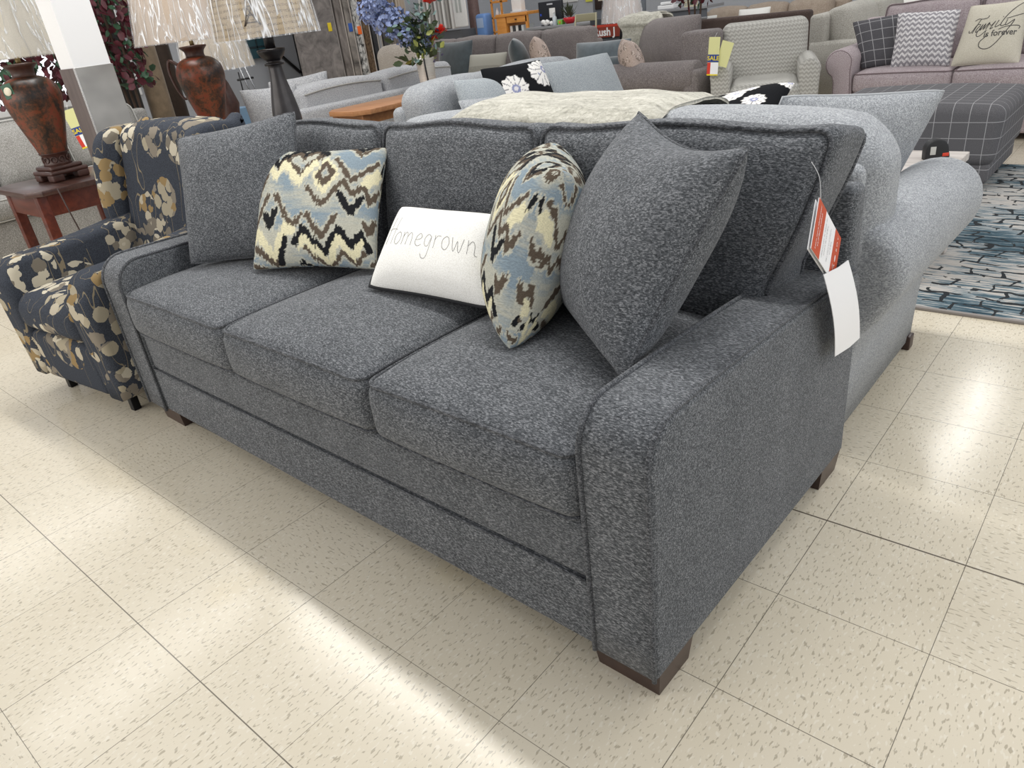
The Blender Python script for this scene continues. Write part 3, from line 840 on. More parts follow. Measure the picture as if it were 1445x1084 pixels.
# ------------------------------------------------------------------ pillar
pil = thing('pillar', 'square store column white above and clad in dark wood and brushed metal below', 'pillar', (-1.975, 1.30, 0)); pil['kind'] = 'structure'
del pil['label'], pil['category']
WHP = plain('white_paint', '#eeeeef', .5)
bx('column_shaft', WHP, pil, -.178, 0, 0, .185, 0, 3.3, .003, smooth=False)
bx('wood_cladding', wood('grey_brown_laminate', '#4e4340', '#6e625e', .4, (20, 20, 2)), pil, -.184, .001, -.006, -.0005, 0, 1.20, .001, smooth=False)
def steel():
    n = NT('brushed_steel'); f = n.noise(n.obj((2.5, 2.5, 3.5)), 1, 3, .6); n.col(n.ramp(f, [(.3, (.30, .29, .28)), (.7, (.50, .49, .47))]))
    n.b.inputs['Metallic'].default_value = .85; g = n.noise(n.obj((4, 300, 4)), 1, 2); n.rough(n.math('ADD', .28, n.math('MULTIPLY', f, .25))); return n.m
bx('metal_cladding', steel(), pil, .0005, .007, 0, .19, 0, 1.20, .001, smooth=False)
bx('corner_trim', plain('bright_edge', '#c9c6c2', .25, .8), pil, -.001, .0085, -.0085, -.0002, 0, 1.20, .001, smooth=False)

# ------------------------------------------------------------------ generic sofas
def rolled_profile(w, h, r, zb=.05):
    """outline in (x,z): inner side at x=0, roll spreads outwards to x=w"""
    cx, cz = w-r, h-r
    P = [(0, zb), (0, h*.5), (.01, h*.75)] + arc(cx-.015, cz, r, 165, -60, 16) + [(w-r*.75, cz-r*1.25), (w-r*.8, zb+.02), (w-r*.8, zb)]
    return P
def sofa_unit(root, M, Lx, D, mat, pipe=None, n=3, ha=.62, hb=.92, aw=.2, arms=('r', 'r'), seat_h=.46, hf=.78, leg=.05, cush_r=.06, legm=None, bk=.20, loose=True, lean=.18, legs=True, rr=.10):
    """front at y=0, back at y=D, x from 0 to Lx"""
    def put(o):
        o.data.transform(M); return o
    x0 = aw if arms[0] else .02; x1 = Lx-aw if arms[1] else Lx-.02
    put(bx('base', mat, root, x0-.03, x1+.03, .03, D-.08, leg, seat_h-.14, .02, (6, 2, 2)))
    put(bx('back_frame', mat, root, .03, Lx-.03, D-.14, D, leg, hf, .035, (8, 2, 4)))
    for k, a in enumerate(arms):
        if not a: continue
        mb = MB(); sgn = -1 if k == 0 else 1; xi = x0 if k == 0 else x1
        if a == 'r': prism(mb, rolled_profile(aw, ha, rr, leg), .0, D-.05, .025, lambda p, q, w: (xi+sgn*p, w, q), 3)
        else:
            P = [(0, leg), (0, ha-.03), (.03, ha), (aw-.03, ha), (aw, ha-.03), (aw, leg)]
            prism(mb, P, 0, D-.02, .02, lambda p, q, w: (xi+sgn*p, w, q), 3)
        o = put(mb.build('arm', mat, root))
        if pipe and a == 'r':
            pm = MB(); tube(pm, [(xi+sgn*p, .006, q) for p, q in inset(rolled_profile(aw, ha, rr, leg), .012)], .004, 5, True); put(pm.build('piping', pipe, o))
    cw = (x1-x0)/n
    for i in range(n):
        o = seat_cushion(x0+cw*i+.003, x0+cw*(i+1)-.003, .0, D-.28, seat_h-.14, seat_h, mat, pipe, root, crown=.035, r=.035); put(o)
        for c in o.children: put(c)
        if loose:
            o = back_cushion(x0+cw*i+.004, x0+cw*(i+1)-.004, D-.36, D-.36+bk, seat_h, hb, lean, mat, pipe, root, r=cush_r, bulge=.045); put(o)
            for c in o.children: put(c)
    if legs:
        for x in (.06, Lx-.11):
            for y in (.06, D-.12): put(bx('leg', legm or LEGW, root, x, x+.05, y, y+.05, 0, leg+.005, .004))
def RZ(deg): return Matrix.Rotation(math.radians(deg), 4, 'Z')
def TR(x, y, z=0): return Matrix.Translation((x, y, z))
I4 = Matrix.Identity(4)

# light grey sectional behind the charcoal sofa (back towards it), with a return along x = -0.95
LG = fabric('light_grey_tweed', '#6c6f73', '#96999d', '#bfc2c5', 1, (240, 240, 300), .5, weave=(.0045, .0028))
LGP = plain('light_grey_piping', '#a4a7aa', .9)
sec = thing('sectional_sofa', 'light grey tweed rolled arm sectional standing back to back with the charcoal sofa', 'sofa', (0, 0, 0))
# main run, local frame turned 180 deg: front faces +y
Mx = TR(1.755, 2.36) @ RZ(180)
def rolled_big():
    P = [(-.22, .03), (-.22, .45), (-.20, .55)] + arc(-.045, .51, .145, 160, -40, 18) + [(.045, .375), (.0, .32), (-.012, .2), (-.018, .03)]
    return P
mb = MB(); prism(mb, rolled_big(), 1.58, 2.36, .045, lambda p, q, w: (1.745+p+.05*(max(0, q-.35)/.3)*((w-1.58)/.78), w, q), 5); mb.build('arm', LG, sec)
bx('base', LG, sec, -.62, 1.56, 1.62, 2.30, .04, .32, .02)
bx('back_frame', LG, sec, -.66, 1.735, 1.53, 1.60, .04, .80, .03, (8, 2, 6))
for a, b in ((.62, 1.53), (-.32, .61)):
    o = seat_cushion(a, b, 1.80, 2.36, .32, .47, LG, None, sec, crown=.03)
def pleat(x, y, z):
    return (x, y, z+.004*sin(x*40))
for a, b in ((.75, 1.775), (-.02, .745)):
    cx = (a+b)/2; hx = (b-a)/2
    def fn(x, y, z, cx=cx, hx=hx):
        u = (x-cx)/hx; k = (z-.5)/.42
        z2 = z + .03*(1-u*u)*max(0, k) - .05*max(0, (abs(u)-.78))/.22*max(0, k)**2
        return (x - .05*u*abs(u)**6*max(0, 1-k)*0, y + .05*(1-u*u)*(1 if y > 1.7 else 0)*(1-k*k*.5), z2)
    bx('back_cushion', LG, sec, a, b, 1.555, 1.80, .48, .885, .10, (14, 4, 8), 5, fn)
bx('leg', LEGW, sec, 1.69, 1.74, 2.27, 2.32, 0, .05, .004); bx('leg', LEGW, sec, 1.66, 1.71, 1.56, 1.61, 0, .05, .004); bx('leg', LEGW, sec, -.60, -.55, 1.53, 1.58, 0, .05, .004)
# return
def fnr(x, y, z):
    v = (y-3.1)/.75; return (x+.03*(1-v*v)*(1 if x > -.9 else 0), y, z+.02*(1-v*v)*(1 if z > .8 else 0))
bx('back_frame', LG, sec, -1.06, -.96, 2.50, 3.95, .04, .80, .04, (2, 10, 6))
for a, b in ((2.52, 3.20), (3.21, 3.92)):
    c = (a+b)/2
    bx('back_cushion', LG, sec, -1.03, -.76, a, b, .46, .885, .09, (4, 12, 8), 5, lambda x, y, z, c=c: (x, y, z+.03*(1-((y-c)/.38)**2)*(1 if z > .8 else 0)))
bx('base', LG, sec, -1.0, -.25, 2.30, 3.95, .04, .32, .02)
seat_cushion(-.80, -.22, 2.38, 3.92, .32, .47, LG, None, sec, crown=.03)
bx('leg', LEGW, sec, -.32, -.27, 3.86, 3.91, 0, .05, .004)

make_pillow('throw_pillow', 'large light grey tweed pillow propped beside the rolled arm of the light grey sectional', 'pillow', LG,
            (1.60, 2.20, .50), (1.30, 1.84, .50), (1.40, 1.86, .915), (1.735, 2.285, .86), .17, .04, LGP)
make_pillow('throw_pillow', 'plain pale grey pillow beside the black flower pillow on the sectional return', 'pillow', fabric('pale_grey_weave', '#7f868b', '#999fa3', '#b2b7bb', 1, (250, 250, 250), .3),
            (-.48, 3.34, .50), (-.40, 3.98, .50), (-.55, 3.93, .90), (-.62, 3.26, .915), .14, .05)
BFL = floral('black_flower_print', '#16171a', ['#e9e6e2', '#d8d6d6', '#f2f0ec', '#8f93b0'], 7.5, 60.0, None, .44)
def flower_paint(seed, n, big):
    rs = random.Random(seed); fl = [(rs.uniform(-.95, .95), rs.uniform(-.9, .9), rs.uniform(big*.6, big), rs.random()*6) for _ in range(n)]
    def paint(A):
        u, v = A[:, 0], A[:, 1]; out = np.zeros((len(u), 4)); out[:, 3] = 1; out[:, :3] = sr('#17181b')
        for (a, b, r, ph) in fl:
            d = np.hypot(u-a, v-b); th = np.arctan2(v-b, u-a)
            m = d < r*(1+.07*np.cos(11*th+ph)); out[m, :3] = sr('#e8e5e1')
            m2 = m & (np.abs(np.sin(5.5*th+ph)) < .22) & (d > r*.35); out[m2, :3] = sr('#6a6a70')
            m3 = d < r*.33; out[m3, :3] = sr('#8b90b2'); m4 = d < r*.16; out[m4, :3] = sr('#d9d6d8')
        return out
    return paint
make_pillow('throw_pillow', 'black pillow with big white flowers standing on the sectional return', 'pillow', ZIG,
            (-.52, 2.82, .57), (-.46, 3.32, .56), (-.60, 3.30, .935), (-.66, 2.84, .945), .14, .05, None, n=110, paint=flower_paint(4, 9, .42))
make_pillow('throw_pillow', 'black and white flower pillow lying tilted behind the near end of the charcoal sofa back', 'pillow', ZIG,
            (1.04, 1.90, .80), (1.30, 2.0, .80), (1.30, 2.24, .90), (1.02, 2.1, .845), .10, .05, None, n=110, paint=flower_paint(11, 12, .26))
make_pillow('throw_pillow', 'small pale grey pillow against the near corner of the sectional return', 'pillow', MC['pale_grey_weave'],
            (-.56, 2.62, .52), (-.50, 3.0, .52), (-.62, 3.0, .90), (-.70, 2.66, .915), .14, .06)
make_pillow('throw_pillow', 'pale grey pillow lying forward in front of the small corner pillow', 'pillow', LG,
            (-.42, 2.52, .55), (-.30, 2.86, .55), (-.48, 2.94, .80), (-.60, 2.58, .82), .14, .06, LGP)

# cream faux fur throw over the sectional back
def fur():
    n = NT('cream_faux_fur'); f = n.noise(n.obj((60, 60, 60)), 1, 4, .7, .6); g = n.noise(n.obj((6, 30, 10)), 1, 3, .6, .5)
    h = n.math('ADD', n.math('MULTIPLY', f, .55), n.math('MULTIPLY', g, .45))
    n.col(n.ramp(h, [(.34, sr('#7f7d72')), (.46, sr('#a9a699')), (.60, sr('#c9c6ba'))])); n.rough(1); n.b.inputs['Sheen Weight'].default_value = .3
    n.bump(h, 1.0, .012); return n.m
FUR = fur()
def drape(name, label, cat, mat, path, x0, x1, thick=.02, nx=50, wob=.012, seed=1, edge=.04, axis='x', lump=None):
    """a thick cloth following path [(y,z)...] across x0..x1"""
    rnd = random.Random(seed); P = smooth_curve(path, 6); V = []; F = []; ph = [rnd.random()*6 for _ in range(6)]
    m = len(P)
    for s in (1, 0):
        for j, (y, z) in enumerate(P):
            a = Vector(P[max(0, j-1)]); b = Vector(P[min(m-1, j+1)]); t = (b-a).normalized(); nr = Vector((-t.y, t.x))
            if nr.y < 0 and abs(t.x) > .3: nr = -nr
            for i in range(nx+1):
                u = i/nx; x = x0+(x1-x0)*u + edge*sin(j*.5+ph[0])*((1 if u > .5 else -1)*abs(2*u-1)**3)
                w = wob*(sin(u*9+j*.15+ph[1])+.6*sin(u*21+j*.3+ph[2])+.4*sin(j*.9+u*5+ph[3]))
                if lump: w += lump(u, j/(m-1))
                rim = min(1, min(u, 1-u, j/(m-1), 1-j/(m-1))*14+.15)
                q = nr*(s*(thick*rim+w+wob*1.6)+.001)
                V.append((x, y+q.x, z+q.y))
    K = nx+1
    for s in range(2):
        for j in range(m-1):
            for i in range(nx):
                f = (s*m*K+j*K+i, s*m*K+j*K+i+1, s*m*K+(j+1)*K+i+1, s*m*K+(j+1)*K+i); F.append(f if s == 0 else tuple(reversed(f)))
    def idx(s, j, i): return s*m*K+j*K+i
    for j in range(m-1):
        F.append((idx(0, j, 0), idx(1, j, 0), idx(1, j+1, 0), idx(0, j+1, 0))); F.append((idx(0, j, nx), idx(0, j+1, nx), idx(1, j+1, nx), idx(1, j, nx)))
    for i in range(nx):
        F.append((idx(0, 0, i), idx(0, 0, i+1), idx(1, 0, i+1), idx(1, 0, i))); F.append((idx(0, m-1, i), idx(1, m-1, i), idx(1, m-1, i+1), idx(0, m-1, i+1)))
    o = MB().add(V, F)
    if axis == 'y': o.v = [(b, a, c) for a, b, c in o.v]
    o = o.build(name, mat); return tag(o, label, cat)
drape('throw_blanket', 'cream faux fur throw folded over the back of the light grey sectional', 'blanket', FUR,
      [(1.535, .80), (1.54, .86), (1.57, .898), (1.66, .915), (1.78, .918), (1.88, .912), (1.97, .895), (2.02, .85), (2.03, .72)], .36, 1.17, .022, 60, .0035, 3, edge=.008,
      lump=lambda u, v: -.016*u**3)

# console table behind the return, with the flower vase
OAK = wood('honey_oak', '#93633f', '#b08058', .4, (3, 40, 40))
ct = end_table('console_table', 'honey oak console table with clipped corners behind the light grey sectional', (-1.97, 2.70, 0), .40, 1.25, .755, OAK, wood('honey_oak_edge', '#7c5230', '#95683f', .4), clip=.08, apr=.06)

def leafquad(mb, p, d, n, L, W):
    d = Vector(d).normalized(); n = Vector(n); s = d.cross(n)
    if s.length < 1e-4: s = d.orthogonal()
    s.normalize(); n = s.cross(d)
    p = Vector(p)
    V = [p, p+d*L*.35+s*W*.5+n*W*.12, p+d*L*.75+s*W*.38, p+d*L, p+d*L*.75-s*W*.38, p+d*L*.35-s*W*.5+n*W*.12, p+d*L*.5-n*W*.08]
    mb.add(V, [(0, 1, 6), (1, 2, 6), (2, 3, 6), (3, 4, 6), (4, 5, 6), (5, 0, 6)])
rnd = random.Random(5)
def rv(): 
    v = Vector((rnd.gauss(0, 1), rnd.gauss(0, 1), rnd.gauss(0, 1))); return v.normalized()
vs = thing('vase', 'ribbed silver grey pitcher vase with a black ribbon standing on the oak console', 'vase', (-1.77, 3.50, .755))
prof = [(.05, 0), (.056, .01)] + [(.054+.0035*sin(k*PI*.9)+.010*(k/26), .02+.20*k/26) for k in range(27)] + [(.058, .225), (.066, .24), (.062, .24), (.055, .22)]
lathe(MB(), prof, 32).build('body', plain('pewter', '#c2beb6', .35, .25), vs)
tube(MB(), smooth_curve([(.045, -.05, .22), (.062, -.065, .17), (.066, -.062, .08), (.06, -.055, .02)], 5), .006, 5).build('ribbon', plain('black_ribbon', '#141416'), vs)
bq = thing('flower_bouquet', 'artificial blue hydrangea and red flower bouquet in the silver grey vase', 'flowers', (-1.77, 3.50, .98))
GRN = plain('leaf_green', '#38482c', .6, 0, .3); EUC = plain('eucalyptus', '#6f8784', .6, 0, .2); LIME = plain('lime_leaf', '#8a8f4a', .6, 0, .2)
BLU = plain('hydrangea_blue', '#8391b8', .7, 0, .25); REDF = plain('red_petal', '#d6392c', .6, 0, .2); PURP = plain('purple_berry', '#3b3550', .6)
mb = MB(); 
tips = [((-.20, -.12, .27), 'b', .10), ((-.12, -.08, .22), 'b', .095), ((-.27, -.17, .33), 'b', .09), ((-.07, -.09, .14), 'b', .065), ((-.17, -.20, .38), 'b', .06), ((.03, .05, .14), 'b', .04), ((.02, .02, .09), 'b', .035),
        ((.05, .08, .33), 'r', .055), ((.10, .09, .14), 'r', .05), ((.07, .05, .10), 'r', .03)]
for c, k, r in tips: tube(mb, smooth_curve([(0, 0, -.15), (c[0]*.3, c[1]*.3, c[2]*.4), c], 4), .0025, 4)
for k in range(14):
    a = rnd.random()*6.28; tube(mb, smooth_curve([(0, 0, -.1), (.04*cos(a), .04*sin(a), .05), (.12*cos(a), .12*sin(a), .12+.12*rnd.random())], 4), .002, 4)
mb.build('stem', GRN, bq)
for c, k, r in tips:
    mb = MB(); c = Vector(c)
    for q in range(150 if k == 'b' else 90):
        d = rv(); 
        if k == 'b': leafquad(mb, c+d*r*.9, rv(), d, r*.34, r*.3)
        else: leafquad(mb, c+d*r*.2, (d.x, d.y, abs(d.z)*.8+.1), (0, 0, 1), r*.95, r*.4)
    mb.build('bloom', BLU if k == 'b' else REDF, bq)
for mat, cnt, L_, zz in ((GRN, 130, .075, .08), (EUC, 70, .045, .12), (LIME, 26, .06, .03), (PURP, 30, .03, .07)):
    mb = MB()
    for q in range(cnt):
        a = rnd.gauss(3.6 if mat is GRN else 0.0, 1.4 if mat is not PURP else .4); rr = abs(rnd.gauss(.055, .06)); z = rnd.uniform(-.03, .1+zz*2)
        p = Vector((rr*cos(a), rr*sin(a), z)); leafquad(mb, p, (p.x+rnd.gauss(0, .05), p.y+rnd.gauss(0, .05), rnd.gauss(.03, .05)), rv(), L_, L_*.55)
    mb.build('leaves', mat, bq)

# ------------------------------------------------------------------ oatmeal grey sofa facing away, beyond the console
OAT = fabric('pale_grey_chenille', '#85868a', '#a3a4a7', '#c0c1c3', 1, (160, 160, 160), .3)
OATP = plain('pale_grey_cord', '#9a9995', .9)
s1 = thing('sofa', 'pale grey chenille sofa turned away behind the oak console', 'sofa', (0, 0, 0))
bx('back_frame', OAT, s1, -2.34, -2.22, 2.55, 4.75, .05, .765, .03, (2, 8, 4))
bx('base', OAT, s1, -3.1, -2.3, 2.6, 4.7, .06, .34, .02)
for a, b in ((2.80, 3.55), (3.57, 4.30)):
    c = (a+b)/2
    o = bx('back_cushion', OAT, s1, -2.56, -2.30, a, b, .46, .885, .05, (4, 12, 8), 4, lambda x, y, z, c=c: (x, y, z+.02*(1-((y-c)/.37)**2)*(1 if z > .8 else 0)))
    pm = MB(); tube(pm, [(-2.296, a+.03+(b-a-.06)*t/12, .845+.02*(1-((t-6)/6)**2)) for t in range(13)], .005); pm.build('piping', OATP, o)
    bx('seat_cushion', OAT, s1, -3.12, -2.45, a, b, .33, .47, .04)
def arm_s1(y0, y1): return bx('arm', OAT, s1, -3.1, -2.25, y0, y1, .06, .62, .07)
arm_s1(2.52, 2.78); arm_s1(4.33, 4.6)
for x, y in ((-3.08, 2.6), (-3.08, 4.5), (-2.35, 2.6), (-2.35, 4.5)): bx('leg', LEGW, s1, x, x+.05, y, y+.05, 0, .06, .004)
make_pillow('throw_pillow', 'limp pale grey pillow on the near end of the sofa turned away', 'pillow', MC['pale_grey_chenille'],
            (-2.70, 2.62, .50), (-2.42, 2.80, .50), (-2.40, 2.86, .93), (-2.56, 2.50, .935), .16, .07)
make_pillow('throw_pillow', 'second pale grey pillow behind the limp one on the sofa turned away', 'pillow', MC['pale_grey_chenille'],
            (-3.0, 2.98, .50), (-2.64, 3.25, .50), (-2.62, 3.3, .96), (-2.98, 3.0, .93), .14, .06)
BEI = fabric('beige_chenille', '#8c847b', '#a89f95', '#c3bab0', 1, (160, 160, 160), .3)
cb = thing('armchair', 'beige rounded tub chair behind the sofa turned away, left of the vase', 'armchair', (-4.0, 4.95, 0))
bx('backrest', BEI, cb, -.05, .6, 0, .22, .25, 1.0, .10, (8, 3, 8), 4, lambda x, y, z: (x, y, z+.02*sin((x+.05)/.65*PI)))
bx('seat', BEI, cb, -.05, .6, .2, .8, .08, .45, .06); bx('arm', BEI, cb, -.1, .04, .1, .8, .08, .62, .05); bx('arm', BEI, cb, .52, .66, .1, .8, .08, .62, .05)
for x, y in ((0, .05), (.5, .05), (0, .7), (.5, .7)): bx('leg', LEGW, cb, x, x+.04, y, y+.04, 0, .09, .003)

# ------------------------------------------------------------------ taupe sectional
TP = fabric('taupe_chenille', '#5f5857', '#787170', '#928b89', 1, (160, 160, 160), .3)
tp = thing('sectional_sofa', 'taupe grey L shaped sectional with loose back cushions in the middle distance', 'sofa', (0, 0, 0))
sofa_unit(tp, TR(-6.1, 6.55), 3.15, .98, TP, None, 4, .64, .935, .24, ('r', None), seat_h=.48, cush_r=.07)
sofa_unit(tp, TR(-1.70, 7.68) @ RZ(-90), 2.25, .98, TP, None, 2, .665, .99, .27, (None, 'r'), seat_h=.48, cush_r=.07, hf=.60, rr=.13, loose=False)
bx('back_post', TP, tp, -1.02, -.74, 5.72, 5.98, .5, .865, .04)
for c4, t_ in (([(-2.1, 6.85, .5), (-1.10, 6.0, .5), (-1.02, 6.12, .98), (-2.12, 7.02, .94)], .30),):
    o, S, base = make_pillow('back_cushion', '', 'x', TP, *c4, t_, .03, None, parent=None)
    for k in ('label', 'category'): del o[k]
    o.parent = tp
def tpil(name, label, mat, c, w, h, t, yaw, lean=.12, z=.48, **k):
    cx, cy = c; ux, uy = cos(math.radians(yaw)), sin(math.radians(yaw)); nx, ny = -uy, ux
    BL = (cx-ux*w/2, cy-uy*w/2, z); BR = (cx+ux*w/2, cy+uy*w/2, z)
    TRp = (cx+ux*w/2+nx*lean, cy+uy*w/2+ny*lean, z+h); TL = (cx-ux*w/2+nx*lean, cy-uy*w/2+ny*lean, z+h)
    return make_pillow(name, label, 'pillow', mat, BL, BR, TRp, TL, t, .06, **k)
TEAL = velvet('slate_velvet', '#3d474c', .6); TEAL2 = velvet('blue_grey_velvet', '#566066', .6)
tpil('throw_pillow', 'dark slate velvet pillow at the left of the taupe sectional beside the flowers', TEAL, (-4.60, 6.62), .58, .44, .16, 0)
tpil('lumbar_pillow', 'ribbed pale grey lumbar pillow on the taupe sectional between slate pillows', chevron('ribbed_linen', '#a9a79d', '#8f8d84', .02, .5, 'UV'), (-4.02, 6.55), .58, .28, .12, 3)
tpil('throw_pillow', 'dark slate velvet pillow standing sideways on the taupe sectional', TEAL, (-3.42, 6.60), .46, .42, .2, 128)
DAM = floral('damask_print', '#b8a79e', ['#97877c', '#7d736c', '#cdbfb6', '#8f8178'], 16, 60, None, .5)
tpil('throw_pillow', 'taupe damask pillow standing sideways beside the slate velvet one', DAM, (-3.08, 6.55), .46, .42, .2, 128)
tpil('throw_pillow', 'blue grey velvet pillow in the corner of the taupe sectional', TEAL2, (-2.25, 6.35), .62, .33, .2, 8, .1)
tpil('lumbar_pillow', 'dark slate velvet pillow lying below the blue grey one in the taupe corner', TEAL, (-1.98, 6.05), .40, .2, .18, 25, .1)
tpil('throw_pillow', 'taupe damask pillow propped against the near arm of the taupe sectional', DAM, (-1.42, 5.72), .46, .37, .2, 128)
drape('throw_blanket', 'cream knitted throw hanging over the far back cushions of the taupe sectional', 'blanket', FUR,
      [(7.0, .60), (6.98, .85), (6.93, .965), (6.82, .975), (6.74, .93), (6.70, .80), (6.68, .60)], -2.24, -1.80, .02, 40, .006, 9)

# ------------------------------------------------------------------ accent chair with its sale tag
CHV = chevron('chevron_weave', '#9d9b95', '#bdbbb5', .030, .030)
ac = thing('armchair', 'small cream and grey chevron recliner chair beside the taupe sectional', 'armchair', (-.54, 5.34, 0), math.radians(23))
def acf(x, y, z): return (x, y+(z-.4)*.22, z)
bx('backrest', CHV, ac, .06, .70, .55, .74, .36, .885, .07, (8, 3, 8), 4, lambda x, y, z: acf(x+(x-.38)*.06*(1 if z > .6 else 0), y-.03*(1-((x-.38)/.33)**2), z))
seat_cushion(.13, .66, -.02, .60, .32, .46, CHV, None, ac, crown=.04, r=.05)
for x0, sg in ((0.14, -1), (.64, 1)):
    P = [(0, .10), (0, .50)] + arc(.075, .55, .078, 175, -20, 12) + [(.145, .45), (.14, .10)]
    mb = MB(); prism(mb, P, 0, .66, .02, lambda p, q, w, x0=x0, sg=sg: (x0+sg*p, w, q), 3); mb.build('arm', CHV, ac)
bx('base', CHV, ac, .10, .68, .02, .62, .09, .31, .02)
for x, y in ((.06, .04), (.68, .04), (.08, .60), (.66, .60)): bx('leg', LEGW, ac, x, x+.04, y, y+.04, 0, .10, .004)
YC = plain('yellow_card', '#d8d79a', .5); YL = plain('sale_yellow', '#e8d21e', .5); BLU2 = plain('sale_blue', '#27408a', .5); REDC = plain('sale_red', '#cf3b2c', .5)
def sale_tag(label, loc, yaw, tilt=0, group=None, w=.085, h=.27):
    t = thing('sale_tag', label, 'tag', loc)
    M = RZ(yaw) @ Matrix.Rotation(math.radians(90), 4, 'X') @ RZ(tilt)
    card('card', YC, t, 0, w, 0, h, 0, .002, M)
    card('red_panel', REDC, t, 0, w*.4, h*.02, h*.34, .0022, .003, M); card('white_panel', CARD, t, w*.3, w, h*.02, h*.34, .0028, .0036, M)
    card('yellow_edge', YL, t, 0, w, 0, h*.035, .0037, .0045, M)
    card('blue_panel', BLU2, t, 0, w, h*.35, h*.55, .0022, .003, M)
    put_text('lettering', 'SALE', .043, YL, t, M @ Matrix.Translation((w/2, h*.45, .003)), 0, .0008, .001)
    card('blank_leaf', YC, t, w*.45, w*1.5, h*.32, h*.98, -.012, -.010, M @ RZ(-14))
    tube(MB(), [M @ Vector((w*.5, h, 0)), M @ Vector((w*.5+.01, h+.03, -.02))], .0012, 4).build('string', plain('white_string', '#dddddd'), t)
    return t
sale_tag('yellow and blue SALE tag hanging at the left arm of the chevron chair', (-.560, 5.30, .575), 10, -4)

# olive cream sofa seen from its side, and the seats beyond
OLV = fabric('oatmeal_linen', '#8b8780', '#a7a49c', '#c2bfb8', 1, (160, 160, 160), .3)
ol = thing('sofa', 'oatmeal linen sofa seen end on between the chevron chair and the mauve sofa', 'sofa', (0, 0, 0))
sofa_unit(ol, TR(.52, 7.0) @ RZ(90), 2.0, .95, OLV, None, 2, .615, .90, .16, ('t', 't'), seat_h=.46, cush_r=.08, hf=.84)
BRN = fabric('dark_brown_chenille', '#382e2b', '#4b3f3b', '#5d504b', 1, (160, 160, 160), .3)
bs = thing('sofa', 'dark brown sofa seen beyond the chevron chair', 'sofa', (0, 0, 0))
sofa_unit(bs, TR(-.85, 9.1) @ RZ(180), 1.55, .85, BRN, None, 2, .60, .82, .18, ('r', 'r'), seat_h=.44, cush_r=.07, hf=.83)
SAND = fabric('sand_chenille', '#8f8072', '#a99a8b', '#c2b4a6', 1, (160, 160, 160), .3)
def far_sofa(label, x, y, L, n, mat, rz=0, hb=.92, group=None):
    t = thing('sofa', label, 'sofa', (x, y, 0), math.radians(rz), group)
    sofa_unit(t, I4, L, .92, mat, None, n, .62, hb, .2, ('r', 'r'), cush_r=.09, hf=.8); return t
far_sofa('sand coloured sofa with white pillows in the far rows', -3.5, 10.1, 2.2, 3, SAND, 0, .86)
far_sofa('sand coloured loveseat at the far top of the view', -1.2, 10.4, 1.7, 2, SAND, 0, .9)
CRM = fabric('cream_boucle', '#aaa59e', '#c4c0b9', '#dedad4', 1, (120, 120, 120), .4)
far_sofa('cream boucle sofa behind the oatmeal linen one', -.75, 9.15, 1.9, 2, CRM, 0, .84)
far_sofa('pale grey sofa behind the mauve sofa', .95, 8.2, 2.2, 3, MC['light_grey_tweed'], 0, .80)
tpil('throw_pillow', 'white pillow on the left of the far sand coloured sofa', WHITE, (-3.1, 10.15), .40, .30, .14, 0)
tpil('throw_pillow', 'white pillow in the middle of the far sand coloured sofa', WHITE, (-2.35, 10.15), .44, .34, .14, 5)
tpil('throw_pillow', 'white pillow on the cream boucle sofa', WHITE, (-.2, 9.3), .44, .36, .14, -5)
tpil('throw_pillow', 'dark mottled grey pillow on the pale grey sofa behind the mauve one', floral('mottled_grey', '#4b4642', ['#8d8680', '#6b655f', '#a8a29b'], 18, 50, None, .5), (1.35, 8.35), .5, .28, .16, 0, z=.5)

# ------------------------------------------------------------------ mauve sofa, its pillows, the ottoman
MV = fabric('mauve_weave', '#87787a', '#a3979a', '#bfb4b6', 1, (200, 200, 200), .25)
MVP = plain('mauve_piping', '#77696c', .9)
ms = thing('sofa', 'mauve grey rolled arm sofa facing the room at the right', 'sofa', (.13, 5.84, 0))
sofa_unit(ms, I4, 2.45, .95, MV, MVP, 3, .655, .90, .225, ('r', 'r'), seat_h=.475, cush_r=.05, hf=.80, rr=.105, lean=.2)
PLG = plaid('charcoal_windowpane', '#4e4d51', '#9b9a9c', .083, .03)
make_pillow('throw_pillow', 'charcoal windowpane plaid pillow at the left arm of the mauve sofa', 'pillow', PLG,
            (.36, 6.02, .49), (.70, 6.10, .49), (.60, 6.26, .85), (.22, 6.15, .815), .15, .05, None, uvsize=(.42, .42))
make_pillow('throw_pillow', 'white and grey chevron knit pillow in the middle of the mauve sofa', 'pillow', chevron('chevron_knit', '#8e8b90', '#dcd9da', .042, .040, 'UV'),
            (.58, 5.96, .49), (.98, 5.96, .49), (.965, 6.14, .845), (.55, 6.12, .855), .15, .05, None, uvsize=(.42, .42))
fp, S, base = make_pillow('throw_pillow', 'cream pillow with script reading Family is forever on the mauve sofa', 'pillow', fabric('cream_cotton', '#b9b3a2', '#cbc5b5', '#d8d3c6', 1, (300, 300, 300), .15, 0),
            (.985, 5.93, .49), (1.40, 5.93, .49), (1.385, 6.10, .875), (1.025, 6.10, .86), .15, .05, BLK if False else plain('cream_piping', '#bdb7a6'), pr=.003)
